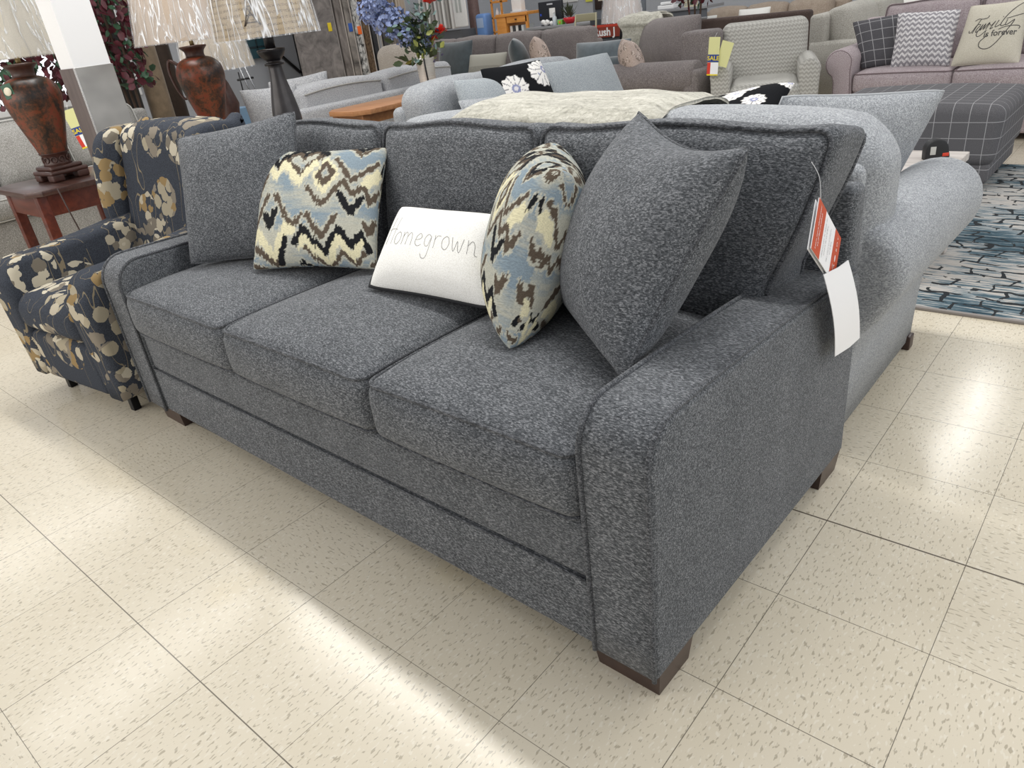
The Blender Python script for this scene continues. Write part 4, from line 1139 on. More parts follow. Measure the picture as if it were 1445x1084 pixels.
# pixel-like layout of the hand lettering, mapped to the pillow face
def fm(P): return [((x-640)/560.0, (540-y)/470.0) for x, y in P]
FAM = [[(300, 370), (360, 345), (440, 355), (520, 345), (540, 310)], [(410, 350), (370, 430), (330, 520), (310, 560)], [(240, 510), (250, 545), (300, 530), (360, 440), (430, 435)],
       [(430, 450), (380, 500), (370, 550), (420, 520), (470, 440), (400, 560), (420, 615), (480, 600), (560, 530)], [(470, 440), (440, 530), (520, 430), (490, 520), (580, 420), (560, 480), (540, 520)],
       [(580, 430), (620, 470), (680, 410), (610, 520), (660, 500)], [(735, 400), (690, 490), (720, 495), (770, 470)], [(790, 350), (800, 355)],
       [(1260, 120), (1160, 110), (1050, 150), (930, 250), (830, 370), (780, 470), (810, 490), (860, 470)], [(880, 400), (860, 470), (890, 475), (1000, 400), (960, 480), (890, 580), (780, 720), (680, 800), (580, 810), (500, 770), (495, 700), (560, 640), (580, 600)],
       [(860, 385), (960, 360), (1120, 310), (1260, 255)], [(760, 540), (850, 510), (980, 490), (1080, 485), (1115, 500), (1100, 530)]]
strokes_on(S, base, [smooth_curve(fm(p), 4) for p in FAM], .0028, 'script_lettering', plain('dark_ink', '#4c4a48', .8), fp)
V, F = text_mesh('is forever', .26, 0, .004)
mb = MB(); mb.add([tuple(S(.30+x*.98, -.10+y*1.05+x*.04, 1)-base + Vector((0, -.0012, 0))) for x, y, z in V], F); mb.build('lettering', plain('dark_ink', '#4c4a48'), fp, False)
make_pillow('throw_pillow', 'dark pillow at the right edge of the mauve sofa beside the cream script one', 'pillow', PLG,
            (1.48, 6.0, .49), (1.9, 6.0, .49), (1.9, 6.16, .86), (1.46, 6.16, .84), .15, .05, None, uvsize=(.42, .42))
ot = thing('ottoman', 'large grey windowpane plaid ottoman in front of the mauve sofa', 'ottoman', (.62, 4.42, 0))
def boxuv(o):
    me = o.data; uv = me.uv_layers.new(name='UVMap')
    for p_ in me.polygons:
        nrm = p_.normal; a = max(range(3), key=lambda i: abs(nrm[i]))
        for li in p_.loop_indices:
            c = me.vertices[me.loops[li].vertex_index].co
            uv.data[li].uv = (c.x, c.y) if a == 2 else ((c.y, c.z) if a == 0 else (c.x, c.z))
    return o
PLO = plaid('grey_windowpane', '#5c5b5e', '#a09fa1', .085, .020)
boxuv(bx('top_cushion', PLO, ot, 0, .955, 0, .80, .14, .465, .06, (10, 8, 4), 4, lambda x, y, z: (x+.02*((x-.48)/.48)*max(0, z-.14)/.33, y, z+.02*(1-((x-.48)/.5)**2)*(1 if z > .4 else 0))))
boxuv(bx('base', PLO, ot, .02, .935, .02, .78, .05, .16, .02))
for x, y in ((.05, .05), (.85, .05), (.05, .7), (.85, .7)): bx('leg', LEGW, ot, x, x+.05, y, y+.05, 0, .055, .004)

# ------------------------------------------------------------------ coffee table, tape measure, rug
WW = wood('whitewashed_wood', '#a8a09a', '#cfc8c2', .5, (3, 30, 30))
cf = thing('coffee_table', 'whitewashed wood coffee table in front of the light grey sectional', 'table', (.75, 2.86, 0))
bx('tabletop', WW, cf, 0, .885, 0, .52, .415, .45, .004, smooth=False)
for x, y in ((.02, .02), (.81, .02), (.02, .44), (.81, .44)): bx('leg', WW, cf, x, x+.055, y, y+.055, 0.013, .416, .004, smooth=False)
tm = thing('tape_measure', 'black tape measure with orange button lying on the whitewashed table', 'tape measure', (1.535, 3.22, .45), math.radians(35))
P = [(-.045, 0), (.045, 0), (.047, .03), (.040, .058), (.022, .078), (-.008, .084), (-.034, .072), (-.046, .045)]
mb = MB(); prism(mb, smooth_curve(P+[P[0]], 3)[:-1], -.022, .022, .006, lambda a, b, w: (a, w, b), 3); mb.build('case', plain('black_rubber', '#17181b', .5), tm)
bx('label', plain('grey_label', '#b9b9b4', .5), tm, -.030, -.008, -.0235, -.0222, .022, .055, .0005)
bx('button', plain('orange_red', '#cc3a22', .5), tm, .02, .046, -.0235, .0235, .012, .026, .002)
bx('end_hook', plain('steel', '#b0b0b0', .3, .8), tm, .044, .052, -.01, .01, .0, .02, .001)
def rug_mat():
    n = NT('abstract_rug'); tc = n.n('ShaderNodeTexCoord'); sp = n.n('ShaderNodeSeparateXYZ'); n.l(tc.outputs['Object'], sp.inputs[0])
    a = n.noise(n.obj((5.0, 60, 1)), 1, 4, .75, .5); b = n.noise(n.obj((1.6, 2.4, 1), (4, 2, 0)), 1, 3, .6)
    g = n.math('ADD', n.math('MULTIPLY', a, .6), n.math('MULTIPLY', b, .4))
    c = n.ramp(g, [(.40, sr('#203945')), (.47, sr('#465f6b')), (.505, sr('#869094')), (.545, sr('#b9b4ae')), (.68, sr('#a39e98'))])
    br = n.n('ShaderNodeTexBrick'); mp = n.obj((1, 1, 1), rot=(0, 0, .06)); wv = n.n('ShaderNodeVectorMath', operation='MULTIPLY_ADD')
    nz = n.n('ShaderNodeTexNoise'); n.l(mp, nz.inputs['Vector']); nz.inputs['Scale'].default_value = 7; n.l(nz.outputs['Color'], wv.inputs[0]); wv.inputs[1].default_value = (.14, .10, 0); n.l(mp, wv.inputs[2])
    n.l(wv.outputs[0], br.inputs['Vector'])
    for k, v_ in (('Scale', 1), ('Mortar Size', .0075), ('Brick Width', .13), ('Row Height', .085), ('Mortar Smooth', 0)): br.inputs[k].default_value = v_
    brk = n.math('MULTIPLY', br.outputs['Fac'], n.math('GREATER_THAN', n.noise(n.obj((7, 7, 1), (9, 1, 0)), 1, 3, .7), .47))
    n.col(n.mix(brk, c, sr('#1d2226'))); n.rough(1); n.bump(n.noise(n.obj((250, 250, 250)), 1, 1), .5, .004); return n.m
rg = bx('rug', rug_mat(), None, .35, 3.6, 2.655, 5.12, .0, .012, .004, (2, 2, 1), smooth=False)
tag(rg, 'teal cream and black abstract rug on the floor at the right', 'rug')
bx('binding', plain('rug_edge', '#8c8682', .9), rg, .35, 3.6, 2.645, 2.662, 0, .0135, .004, smooth=False)

# ------------------------------------------------------------------ grey sofa at the far left, with tag and two pillows
GS = fabric('dove_grey_weave', '#76746f', '#95938f', '#b2b0ac', 1, (160, 160, 160), .3)
gs = thing('sofa', 'dove grey sofa at the far left behind the dark cherry side table', 'sofa', (0, 0, 0))
sofa_unit(gs, TR(-3.55, .45) @ RZ(90), 2.25, .95, GS, plain('dove_piping', '#b9b8b4', .9), 3, .66, .91, .2, ('r', 'r'), seat_h=.47, cush_r=.08, hf=.82)
tpil('throw_pillow', 'dove grey pillow standing at the middle of the dove grey sofa', GS, (-4.02, 1.55), .5, .40, .17, 95, .14)
tpil('throw_pillow', 'dove grey pillow nearer the left end of the dove grey sofa', GS, (-3.98, 1.05), .5, .40, .17, 86, .14)
sale_tag('red white and blue price tag hanging on the dove grey sofa behind the urn lamp', (-3.72, 1.83, .66), 62, 10)
# low metal-framed table by it
mt = thing('bench', 'low grey metal framed table seen under the dark cherry side table', 'table', (-3.35, 1.75, 0))
GM = plain('grey_metal', '#6f7173', .4, .5)
bx('top', plain('grey_board', '#8c8a86', .5), mt, 0, .45, 0, 1.0, .40, .43, .004)
for y in (.02, .95):
    mb = MB(); tube(mb, [(.02, y, .40), (.02, y, .012), (.43, y, .012), (.43, y, .40)], .012, 6); mb.build('frame', GM, mt)
mb = MB(); tube(mb, smooth_curve([(.43, .02, .05), (.43, .3, .30), (.43, .5, .36), (.43, .7, .30), (.43, .95, .05)], 6), .01, 6); mb.build('arched_brace', GM, mt)

# ------------------------------------------------------------------ artificial red leaved trees
RLEAF = plain('burgundy_leaf', '#4d1420', .55, 0, .35); GLEAF = plain('dark_green_leaf', '#33533b', .55, 0, .35)
def ivy(label, x, y, z0, z1, r, n, seed, potz=0, hang=None):
    rn = random.Random(seed)
    t = thing('artificial_tree', label, 'plant', (x, y, 0))
    lathe(MB(), [(.12, 0), (.15, .26), (.16, .28), (.14, .28), (.12, .24)], 24).build('pot', plain('black_pot', '#202022', .5), t)
    mb = MB()
    for k in range(3): tube(mb, smooth_curve([(0, 0, .2), (.03*(k-1), .02*k, z0*.6), (.08*(k-1), .05*(k-1), z1*.9)], 5), .012, 6)
    mb.build('trunk', plain('bark', '#4a3a30', .9), t)
    for mat, f, nm in ((RLEAF, .72, 'red_leaves'), (GLEAF, .28, 'green_leaves')):
        mb = MB()
        for k in range(int(n*f)):
            a = rn.random()*6.283; zz = rn.uniform(z0, z1); rr = r*(rn.random()**.5)*(1 if zz < z1-.2 else .8)
            p = (rr*cos(a), rr*sin(a), zz); d = (rn.gauss(0, .6), rn.gauss(0, .6), -rn.random()*1.1-.2)
            leafquad(mb, p, d, (rn.gauss(0, 1), rn.gauss(0, 1), .6), rn.uniform(.06, .10), rn.uniform(.04, .065))
        mb.build(nm, mat, t)
    return t
ivy('artificial burgundy and green ivy tree behind the nearest lamp shade', -4.95, 2.05, .98, 1.75, .36, 620, 3)
ivy('artificial burgundy leaved tree right of the store column', -4.9, 2.80, 1.0, 1.95, .27, 620, 8)

# ------------------------------------------------------------------ rolled rugs, panel and hanging rugs along the left
def roll(label, mat, x, y, r, h, lean=(0, 0), group=None):
    t = thing('rolled_rug', label, 'rug', (x, y, 0), 0, group)
    M = Matrix.Rotation(lean[0], 4, 'X') @ Matrix.Rotation(lean[1], 4, 'Y')
    lathe(MB(), [(r, .0), (r, h), (r*.3, h), (r*.3, h-.02)], 20, M).build('roll', mat, t)
    pts = [(r*(.15+.8*k/40)*cos(k*.6), r*(.15+.8*k/40)*sin(k*.6), h+.002) for k in range(41)]
    tube(MB(), pts, .004, 4, False, M).build('spiral_edge', plain('rug_backing', '#8f8272'), t)
BRF = velvet('brown_shag', '#3a2c22', .2); TNF = velvet('tan_shag', '#85735d', .3); DKF = velvet('black_brown_shag', '#1d1816', .2)
roll('black brown rolled shag rug standing behind the burgundy tree', DKF, -5.5, 3.05, .10, 1.9, (0, .02))
roll('tan rolled shag rug standing behind the wrapped taupe lamp shade', TNF, -5.45, 3.30, .11, 1.8, (0, .02))
roll('dark brown rolled rug between the tan roll and the grey panel', BRF, -5.6, 3.55, .09, 1.75, (0, .0))
roll('spotted brown and tan rolled rug right of the handled urn lamp', vcol('zigzag_weave') if False else floral('cowhide', '#a58e6e', ['#241c18', '#2c221d', '#1c1715'], 6, 9, None, .5), -5.3, 3.72, .09, 1.5, (0, 0))
pn = thing('display_panel', 'tall grey display panel with thin black frame behind the slender lamp', 'screen', (-5.55, 3.82, 0), math.radians(0))  # standing grey display panel in a black frame
bx('board', plain('panel_grey', '#9b9da2', .6), pn, -.02, 0, 0, 1.28, .25, 2.1, .004, smooth=False)
for y0, y1 in ((-.045, 0), (1.28, 1.36)): bx('frame_post', plain('satin_black', '#161618', .4), pn, -.04, .02, y0, y1, 0, 2.15, .004, smooth=False)
bx('frame_rail', MC['satin_black'], pn, -.04, .02, 0, 1.28, .20, .25, .004, smooth=False)
mb = MB(); tube(mb, [(.02, .78, 1.30), (.03, 1.25, .82)], .018, 6); mb.build('brace', MC['satin_black'], pn)
# chrome rack with hooks
rk = thing('display_rack', 'thin chrome display rack with hooks in front of the grey panel', 'rack', (-4.9, 3.75, 0))
CH = plain('chrome', '#b8babd', .2, .9); 
mb = MB(); tube(mb, [(0, .10, 1.45), (0, .40, .015)], .008, 6); tube(mb, [(0, .14, 1.45), (.05, .47, .015)], .008, 6); mb.build('pole', CH, rk)
mb = MB(); tube(mb, [(0, -.08, 1.07), (0, .22, 1.07)], .011, 6); tube(mb, [(0, -.08, 1.07), (.02, -.10, .99)], .012, 6); tube(mb, [(0, .02, 1.07), (.01, .09, .99), (0, .16, 1.07)], .007, 6); mb.build('hook', plain('satin_black', '#161618'), rk)
mb = MB(); tube(mb, [(0, .14, .88), (0, .32, .88)], .010, 6); tube(mb, [(0, .17, .95), (0, .17, .75)], .006, 6); mb.build('hook', MC['satin_black'], rk)
bx('base', CH, rk, -.15, .15, .25, .6, 0, .02, .005)
gt = thing('framed_picture', 'small teal framed panel hanging behind the slender lamp cup', 'picture', (-5.50, 4.42, 1.03))
bx('board', plain('teal_glass', '#27444c', .3), gt, 0, .03, .0, .28, 0, .28, .004, smooth=False)
bx('mullion', plain('teal_dark', '#16262b', .4), gt, .031, .036, .13, .15, 0, .28, .002, smooth=False); bx('mullion', plain('teal_dark', '#16262b'), gt, .031, .036, 0, .28, .10, .12, .002, smooth=False)
bc = thing('box', 'pale blue printed box behind the floral chair', 'box', (-4.1, 3.02, 0), .2)
bx('carton', plain('pale_blue_card', '#7f9fbb', .5), bc, 0, .35, 0, .22, 0, .72, .005, smooth=False); bx('label', plain('blue_white', '#c5d3e0', .5), bc, .04, .3, -.003, -.0005, .55, .68, .001, smooth=False)

# hanging rugs seen edge on
def mott(name, a, b, sc=(9, 9, 3), c=None):
    n = NT(name); f = n.noise(n.obj(sc), 1, 4, .65, .8); st = [(.35, sr(a)), (.65, sr(b))]
    if c: st = [(.38, sr(a)), (.50, sr(b)), (.6, sr(c))]
    n.col(n.ramp(f, st)); n.rough(1); return n.m
hr = [('wide grey marbled rug hanging face on beside the black frame', mott('marbled_grey', '#625d5b', '#8f8884', (7, 7, 7)), 4.76, 5.30, 0, 'y'),
      ('taupe grey rug, first of those hanging edge on', mott('taupe_rug', '#5d5652', '#8d8580'), 5.33, 5.43, 0, None),
      ('warm grey rug with a blue tag hanging edge on', mott('warm_grey_rug', '#4d4845', '#a09890', (20, 4, 3)), 5.45, 5.54, 0, 'b'),
      ('black and white mottled rug with an orange tag hanging edge on', mott('bw_rug', '#2e2f31', '#a8a6a2', (22, 22, 14), '#d0ceca'), 5.57, 5.66, 0, 'o'),
      ('dark brown speckled rug hanging edge on', mott('brown_rug', '#3c2d20', '#75604a', (40, 40, 30)), 5.68, 5.77, 0, None),
      ('black rug hanging edge on right of the brown one', mott('black_rug', '#1b1b1d', '#3d3d40', (9, 9, 3)), 5.80, 5.87, 0, None),
      ('silver striped rug hanging edge on', mott('silver_rug', '#77777a', '#b3b2b4', (60, 60, 3)), 5.90, 5.95, .03, None),
      ('dark grey rug hanging edge on behind the blue hydrangea', mott('dark_grey_rug', '#39383a', '#5c5a5b'), 5.98, 6.08, .03, None),
      ('mushroom rug with a yellow tag hanging edge on', mott('mushroom_rug', '#655d57', '#8c837c', (30, 30, 3)), 6.12, 6.24, .05, 'y2'),
      ('pale beige rug hanging edge on, last of the row', mott('beige_rug', '#98897a', '#bfb2a3', (30, 30, 3)), 6.28, 6.42, .05, None)]
for lab, m, y0, y1, dx, st in hr:
    t = thing('hanging_rug', lab, 'rug', (-5.0, y0, 0))
    w_ = y1-y0
    bx('pile', m, t, -.75 if w_ < .3 else -.05, -dx, 0, w_, .12, 2.5, .012, (2, 2, 6))
    bx('bound_edge', plain('rug_binding_'+('l' if w_ < .3 else 'w'), '#aba39b' if w_ < .3 else '#8a8480', .9), t, -dx-.012, -dx+.004, w_-.012, w_+.002, .12, 2.5, .003)
    if st:
        c = {'y': '#e0c51f', 'b': '#2b56a8', 'o': '#ee6a1f', 'y2': '#d9d23a'}[st]; z = {'y': 1.20, 'b': 1.17, 'o': 1.13, 'y2': 1.10}[st]
        bx('price_sticker', plain('sticker_'+st, c, .5), t, -dx+.0005, -dx+.006, w_*.5-(.022 if w_ < .3 else -.16), w_*.5+(.03 if w_ < .3 else .21), z, z+.085, .002)
rr_ = thing('rug_rack', 'black overhead rail carrying the hanging rugs', 'rack', (-5.4, 4.7, 0))
bx('rail', MC['satin_black'], rr_, 0, .05, 0, 1.79, 2.5, 2.56, .004); bx('post', MC['satin_black'], rr_, 0, .05, -.05, 0, 0, 2.56, .004); bx('post', MC['satin_black'], rr_, 0, .05, 1.74, 1.79, 0, 2.56, .004)

# ------------------------------------------------------------------ back of the store: samples, desks, office things
WS = plain('white_vinyl', '#e4e3e1', .6, 0, .03)
for k in range(9):
    cc = ['#d9d7d4', '#bdbab6', '#e6e4e1', '#a8a4a0'][k % 4]
    s = bx('fabric_sample', plain('sample_'+str(k % 4), cc, .8), None, -7.42+k*.085, -7.42+k*.085+.035, 8.9, 9.25, 1.02-.01*(k % 3), 1.75, .006)
    tag(s, 'pale hanging fabric sample in a row on a rail in the back', 'fabric sample', 'fabric samples hanging in a row')
s = bx('sample_board', WS, None, -6.66, -6.40, 8.9, 8.93, 1.02, 1.75, .004); tag(s, 'white printed sample board at the right end of the hanging samples', 'board')
bx('printed_block', plain('grey_print', '#b0b3b0', .6), s, -6.60, -6.56, 8.893, 8.899, 1.22, 1.42, .001); bx('printed_block', MC['grey_print'], s, -6.52, -6.48, 8.893, 8.899, 1.22, 1.42, .001)
sr_ = thing('sample_rail', 'dark rail stand carrying the fabric samples', 'rack', (-7.5, 9.0, 0))
bx('rail', MC['satin_black'], sr_, 0, 1.12, .05, .09, 1.75, 1.79, .004); bx('cabinet', plain('grey_cabinet', '#5f6064', .6), sr_, .05, .85, 0, .35, 0, .97, .006); bx('post', MC['satin_black'], sr_, 0, .04, .05, .09, 0, 1.79, .004)
pc = thing('post', 'mauve brown turned wooden post beside the blue chair', 'post', (-7.15, 9.9, 0))
MVW = plain('mauve_wood', '#6f5752', .5, 0, .15)
lathe(MB(), [(.14, 0), (.14, .08), (.13, .80), (.12, .90), (.10, .96), (.085, 1.7)], 20).build('shaft', MVW, pc)
bl = thing('water_jug', 'translucent blue plastic jug leaning beside the wooden post', 'jug', (-6.45, 9.35, .80))
bx('body', plain('blue_plastic', '#6d94cf', .3), bl, -.11, .11, -.1, .1, .0, .36, .05); bx('label', plain('pale_blue_film', '#a9bfe0', .4), bl, -.07, .07, -.103, -.099, .16, .30, .002)
st_ = thing('stool', 'dark plinth under the blue jug', 'stand', (-6.45, 9.35, 0)); bx('block', plain('charcoal_board', '#2d2d30', .6), st_, -.16, .16, -.15, .15, 0, .80, .005); bx('top', plain('charcoal_board', '#2d2d30'), st_, -.17, .17, -.16, .16, .785, .80, .003)
PINE = wood('orange_pine', '#c07a2f', '#dc9a4c', .4, (3, 30, 30))
sh = thing('display_shelf', 'narrow orange pine ladder shelf with small white ornaments', 'shelf', (-6.28, 9.35, 0))
for x in (0, .20): bx('upright', PINE, sh, x, x+.025, 0, .03, 0, 1.6, .003)
for z in (.30, .62, .86, 1.06, 1.28): bx('shelf_board', PINE, sh, 0, .225, 0, .16, z, z+.03, .003)
for z in (.65, .89, 1.09, 1.31):
    for k in range(2):
        o = MB(); lathe(o, [(.022, 0), (.035, .04), (.02, .08), (.012, .12), (.018, .125)], 12, TR(-6.21+k*.09, 9.42, z)); o = o.build('figurine', plain('porcelain', '#e3dddd', .3)); tag(o, 'small white ornament on the orange pine ladder shelf', 'ornament', 'ornaments on the pine ladder shelf')
dk = thing('desk', 'orange pine writing desk with one drawer against the back', 'desk', (-5.86, 8.95, 0))
bx('desktop', PINE, dk, 0, .62, 0, .5, 1.08, 1.12, .004); bx('side_cabinet', PINE, dk, .01, .19, .01, .49, 0, 1.08, .004)
o = bx('drawer', PINE, dk, .21, .60, .01, .04, .99, 1.075, .003); bx('knob', plain('dark_knob', '#2a201a', .4), o, .38, .41, -.008, .009, 1.025, 1.045, .004)
bx('leg', PINE, dk, .57, .61, .01, .05, 0, 1.08, .003); bx('leg', PINE, dk, .57, .61, .45, .49, 0, 1.08, .003)
for k, c in enumerate(('#d8d4cf', '#3b3c40', '#e4e2df', '#1f2226', '#cfd6d8')):
    o = bx('file_binder', plain('binder_'+str(k), c, .6), None, -5.63+k*.055, -5.63+k*.055+.045, 9.0, 9.25, .70, .95, .003); tag(o, ['light', 'charcoal', 'white', 'black', 'pale blue'][k]+' binder standing on the box under the pine desk', 'binder')
o = bx('storage_box', plain('box_grey', '#8f8d8a', .7), None, -5.66, -5.33, 8.98, 9.3, 0, .70, .006); tag(o, 'grey storage box under the orange pine desk', 'box')
o = thing('paper_roll_holder', 'clear acrylic organiser with papers on the pine desk', 'organiser', (-5.55, 9.15, 1.12)); bx('tray', plain('acrylic', '#c9cdd2', .2), o, -.1, .1, -.08, .08, 0, .02, .004); bx('papers', WS, o, -.09, .09, -.05, .05, .02, .28, .003)
# notices on the back wall
for k, (x, z, w_, h_, c, lb) in enumerate(((-6.9, 1.15, .42, .6, '#e8e8e6', 'white notice sheet pinned left on the back wall'), (-6.3, 1.12, .25, .55, '#e6e45e', 'yellow notice sheet pinned on the back wall'), (-5.9, 1.2, .5, .6, '#efeeea', 'large white planner sheet on the back wall'), (-4.9, 1.15, .3, .6, '#ecebea', 'white sheet right of the monitor on the back wall'))):
    o = bx('notice', plain('notice_'+str(k), c, .7), None, x, x+w_, 11.97, 12.0, z, z+h_, .003, smooth=False); tag(o, lb, 'notice')
DG = plain('desk_grey', '#8e8f92', .5)
d2 = thing('desk', 'long grey office desk with monitor at the back', 'desk', (-5.20, 8.85, 0))
bx('desktop', DG, d2, 0, 1.30, 0, .65, .87, .905, .004); bx('front_panel', DG, d2, .03, 1.27, .04, .06, .0, .87, .004); bx('side_panel', DG, d2, 0, .03, 0, .65, 0, .87, .003); bx('side_panel', DG, d2, 1.27, 1.30, 0, .65, 0, .87, .003)
mn = thing('monitor', 'black computer monitor seen from behind on the office desk', 'monitor', (-4.83, 9.0, .905), math.radians(-4))
bx('screen_back', plain('black_plastic', '#1d1f26', .4), mn, -.22, .22, -.03, .02, .07, .31, .012); bx('badge', plain('silver_badge', '#b8bac0', .4), mn, -.05, .06, -.0325, -.0305, .262, .282, .001); bx('note', WS, mn, -.01, .10, -.0335, -.0305, .10, .22, .001)
bx('blue_sticker', plain('blue_led', '#3452c0', .4), mn, -.19, -.165, -.0335, -.0305, .13, .16, .001)
mb = MB(); box(mb, -.03, .03, -.02, .02, .01, .10, .01); box(mb, -.14, .14, -.09, .09, 0, .014, .006); mb.build('stand', MC['black_plastic'], mn)
mb = MB(); lathe(mb, [(.030, 0), (.032, .005), (.032, .10), (.012, .125), (.012, .15)], 16, TR(-4.72, 8.92, .905)); bt = mb.build('pump_bottle', plain('clear_plastic', '#c5ccd2', .15)); tag(bt, 'clear hand sanitiser pump bottle in front of the monitor', 'bottle')
mb = MB(); box(mb, -4.728, -4.712, 8.89, 8.925, 1.055, 1.075, .004); box(mb, -4.735, -4.728, 8.885, 8.89, 1.06, 1.072, .002); mb.build('pump', plain('white_plastic', '#ececec', .4), bt)
mb = MB(); rn = random.Random(2)
for k in range(9): lathe(mb, [(.001, -.03), (.022, -.02), (.03, 0), (.02, .022), (.001, .03)], 8, TR(-4.86+rn.gauss(0, .04), 8.9, .935+.012*(k % 3)))
tw = mb.build('tissue', WS); tag(tw, 'crumpled white tissue heap on the office desk', 'tissue')
gb = bx('tissue_box', plain('green_card2', '#7fc24e', .5), None, -4.66, -4.58, 8.9, 8.98, .905, .965, .004); tag(gb, 'small green printed box beside the red bowl', 'box')
bx('picture', plain('orange_print', '#d98a3a', .5), gb, -4.635, -4.605, 8.896, 8.9, .92, .95, .001)
rb = thing('potted_plant', 'spiky green plant in a red bowl on the office desk', 'plant', (-4.48, 8.95, .905))
lathe(MB(), [(.05, 0), (.085, .04), (.095, .08), (.088, .08), (.06, .03)], 24).build('bowl', plain('red_ceramic', '#c5202c', .3), rb)
mb = MB()
for k in range(26):
    a = rn.random()*6.283; e = rn.uniform(.5, 1.4); leafquad(mb, (.02*cos(a), .02*sin(a), .06+.06*(k/26)), (cos(a)*cos(e), sin(a)*cos(e), sin(e)), (0, 0, 1), rn.uniform(.12, .19), .028)
mb.build('leaves', plain('dark_leaf', '#3d4632', .6, 0, .3), rb)
fc = thing('folding_chair', 'khaki metal folding chair beside the office desk', 'chair', (-3.86, 8.45, 0))
KH = plain('khaki_metal', '#a09b80', .5)
bx('backrest', KH, fc, -.16, .16, 0, .02, .93, 1.02, .006)
for x in (-.16, .16): tube(MB(), [(x, .01, 1.02), (x*1.1, -.06, .62), (x*1.2, -.42, .01)], .012, 6).build('leg', KH, fc); tube(MB(), [(x*.9, -.40, .45), (x*1.1, .10, .01)], .012, 6).build('leg', KH, fc)
bx('seat', KH, fc, -.19, .19, -.42, -.02, .44, .465, .008)
sg = thing('banner_sign', 'dark red banner sign reading Rush in white on a dark cabinet', 'sign', (-3.98, 8.78, .70))
bx('board', plain('brown_red', '#8a3a2c', .5), sg, -.06, .46, 0, .015, .0, .155, .002, smooth=False); bx('stripe', plain('bright_red', '#c84434', .5), sg, -.06, .46, -.002, .0, .125, .155, .0008, smooth=False)
put_text('lettering', 'Rush J', .135, CARD, sg, Matrix.Translation((.18, -.001, .062)) @ Matrix.Rotation(PI/2, 4, 'X'), 0, .004)
cbn = bx('cabinet', plain('slate_cabinet', '#3d4146', .5), None, -4.04, -3.4, 8.80, 9.2, 0, .93, .006); tag(cbn, 'dark slate cabinet behind the red banner sign', 'cabinet'); bx('door', plain('slate_door', '#4a4e54', .5), cbn, -4.02, -3.42, 8.79, 8.80, .05, .68, .003)
pl2 = bx('picture', plain('dark_frame', '#2a201c', .4), None, -4.75, -4.40, 9.98, 10.0, 1.02, 1.5, .004); tag(pl2, 'dark framed picture above the office desk', 'picture'); bx('print', plain('cream_print', '#c9bfae', .6), pl2, -4.68, -4.47, 9.972, 9.979, 1.13, 1.43, .001)
pb = bx('partition', plain('slate_partition', '#6b7076', .6), None, -4.8, -3.9, 10.0, 10.04, 0, 1.7, .004); tag(pb, 'slate grey office partition behind the framed picture', 'partition'); bx('red_note', plain('red_note', '#e05040', .5), pb, -4.36, -4.22, 9.985, 9.999, 1.02, 1.09, .001)
lp = thing('table_lamp', 'lamp with pleated plastic wrapped white shade in the back of the store', 'lamp', (-3.08, 8.1, .5))
lathe(MB(), [(.10, 0), (.10, .02), (.03, .05), (.05, .2), (.03, .33), (.01, .36), (.01, .5)], 20).build('body', plain('dark_bronze', '#232022'), lp)
lampshade(lp, .40, .80, .25, .19, shade_mat('silver_shade', '#cfc6c2'))
tbl = end_table('side_table', 'dark side table under the pleated white lamp in the back', (-3.33, 7.85, 0), .5, .5, .5, RWT, RW)
d3 = thing('desk', 'grey reception counter with papers at the back centre', 'desk', (-3.7, 9.55, 0))
bx('countertop', DG, d3, 0, 1.0, 0, .5, .90, .935, .004); bx('front_panel', plain('desk_dark', '#55585e', .5), d3, .02, .98, .02, .05, 0, .90, .004); bx('ledge', DG, d3, 0, 1.0, -.02, .02, .78, .80, .003)
ph = thing('telephone', 'white desk telephone on the reception counter', 'telephone', (-3.35, 9.7, .935)); bx('base', plain('white_plastic', '#ececec'), ph, -.12, .12, -.09, .09, 0, .05, .01); bx('handset', plain('white_plastic', '#ececec'), ph, -.11, .11, -.03, .02, .055, .09, .012); bx('keypad', plain('dark_keys', '#55585e', .5), ph, -.06, .09, -.085, -.04, .05, .054, .001)
wb = thing('basket', 'pale slatted magazine basket on the reception counter', 'basket', (-2.95, 9.6, .935))
mb = MB()
for x in [-.09+.03*k for k in range(7)]: box(mb, x-.006, x+.006, -.01, 0, 0, .16, .002)
for z in (0, .05, .10, .15): box(mb, -.1, .1, -.012, -.002, z, z+.012, .002)
mb.build('slats', plain('pale_wood', '#c9c2a4', .6), wb); bx('bottom', plain('pale_wood', '#c9c2a4'), wb, -.1, .1, 0, .12, 0, .01, .002)
ivy('artificial burgundy tree behind the taupe sectional', -2.1, 8.05, 1.0, 1.5, .2, 120, 21)
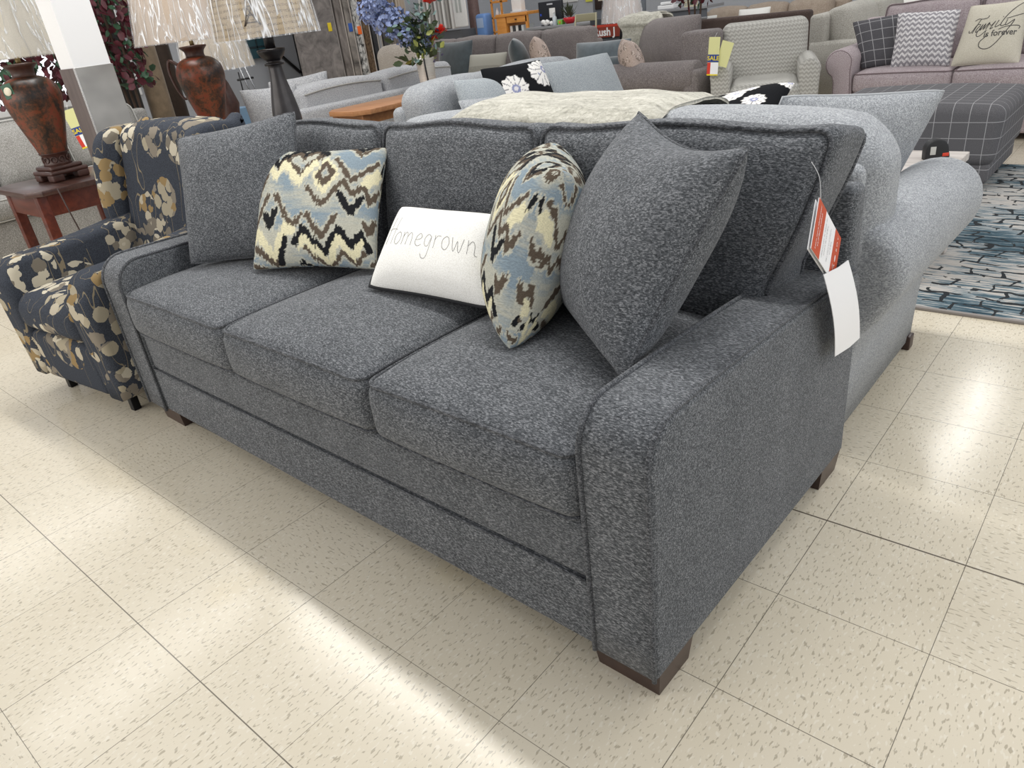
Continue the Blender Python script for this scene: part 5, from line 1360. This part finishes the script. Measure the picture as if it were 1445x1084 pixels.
# thin lamp poles at the right
for k, (x, y) in enumerate(((.62, 8.0), (.95, 7.6))):
    fl_ = thing('floor_lamp', ['grey metal floor lamp pole left behind the mauve sofa', 'black floor lamp pole right behind the mauve sofa'][k], 'lamp', (x, y, 0))
    pm_ = [CH, MC['satin_black']][k]
    lathe(MB(), [(.13, 0), (.13, .02), (.02, .035)], 24).build('base', pm_, fl_); lathe(MB(), [(.012, .02), (.012, 1.55)], 12).build('pole', pm_, fl_)
    lampshade(fl_, 1.45, 1.70, .2, .15, MC.get('cream_shade_') or WHITE, False)

# ------------------------------------------------------------------ camera, light
cam = bpy.data.objects.new('camera', bpy.data.cameras.new('camera')); C.objects.link(cam)
cam.location = (2.26942, -.32552, 1.23091); cam.rotation_euler = (1.09150, .11423, .69746)
cam.data.sensor_fit = 'HORIZONTAL'; cam.data.sensor_width = 36; cam.data.lens = 1030.208/1445*36
cam.data.clip_start = .02
sc = bpy.context.scene; sc.camera = cam
W = bpy.data.worlds.new('world'); sc.world = W; W.use_nodes = True
W.node_tree.nodes['Background'].inputs[0].default_value = (.97, .98, 1.0, 1); W.node_tree.nodes['Background'].inputs[1].default_value = .55
def area(name, loc, rot, sx, sy, p, c=(1, .98, .94), spread=PI):
    d = bpy.data.lights.new(name, 'AREA'); d.shape = 'RECTANGLE'; d.size = sx; d.size_y = sy; d.energy = p; d.color = c; d.spread = spread
    o = bpy.data.objects.new(name, d); C.objects.link(o); o.location = loc; o.rotation_euler = rot; return o
# rows of ceiling tubes
area('ceiling_tube', (-5.9, 1.0, 3.25), (0, 0, 0), .12, 1.5, 16)
for x, y in ((-3.2, 1.0), (1.3, 7.6), (-1.8, 7.6), (-5, 7.6), (4.2, 4.4), (4.2, 1.0)):
    area('ceiling_tube', (x, y, 3.25), (0, 0, 0), .3, 2.4, 30)
area('ceiling_tube', (-.3, 1.8, 3.25), (0, 0, 0), 5.4, .22, 98)
area('front_window', (-2.5, -2.5, 1.8), (math.radians(-90), 0, PI), 6, 2.2, 95, (1, .95, .88))
area('side_window', (5.8, 2.5, 1.9), (0, math.radians(90), 0), 2.2, 6, 38, (.88, .94, 1))
sc.view_settings.view_transform = 'Standard'; sc.view_settings.look = 'None'; sc.view_settings.gamma = 1
sc.view_settings.exposure = 0.08; sc.view_settings.use_curve_mapping = False
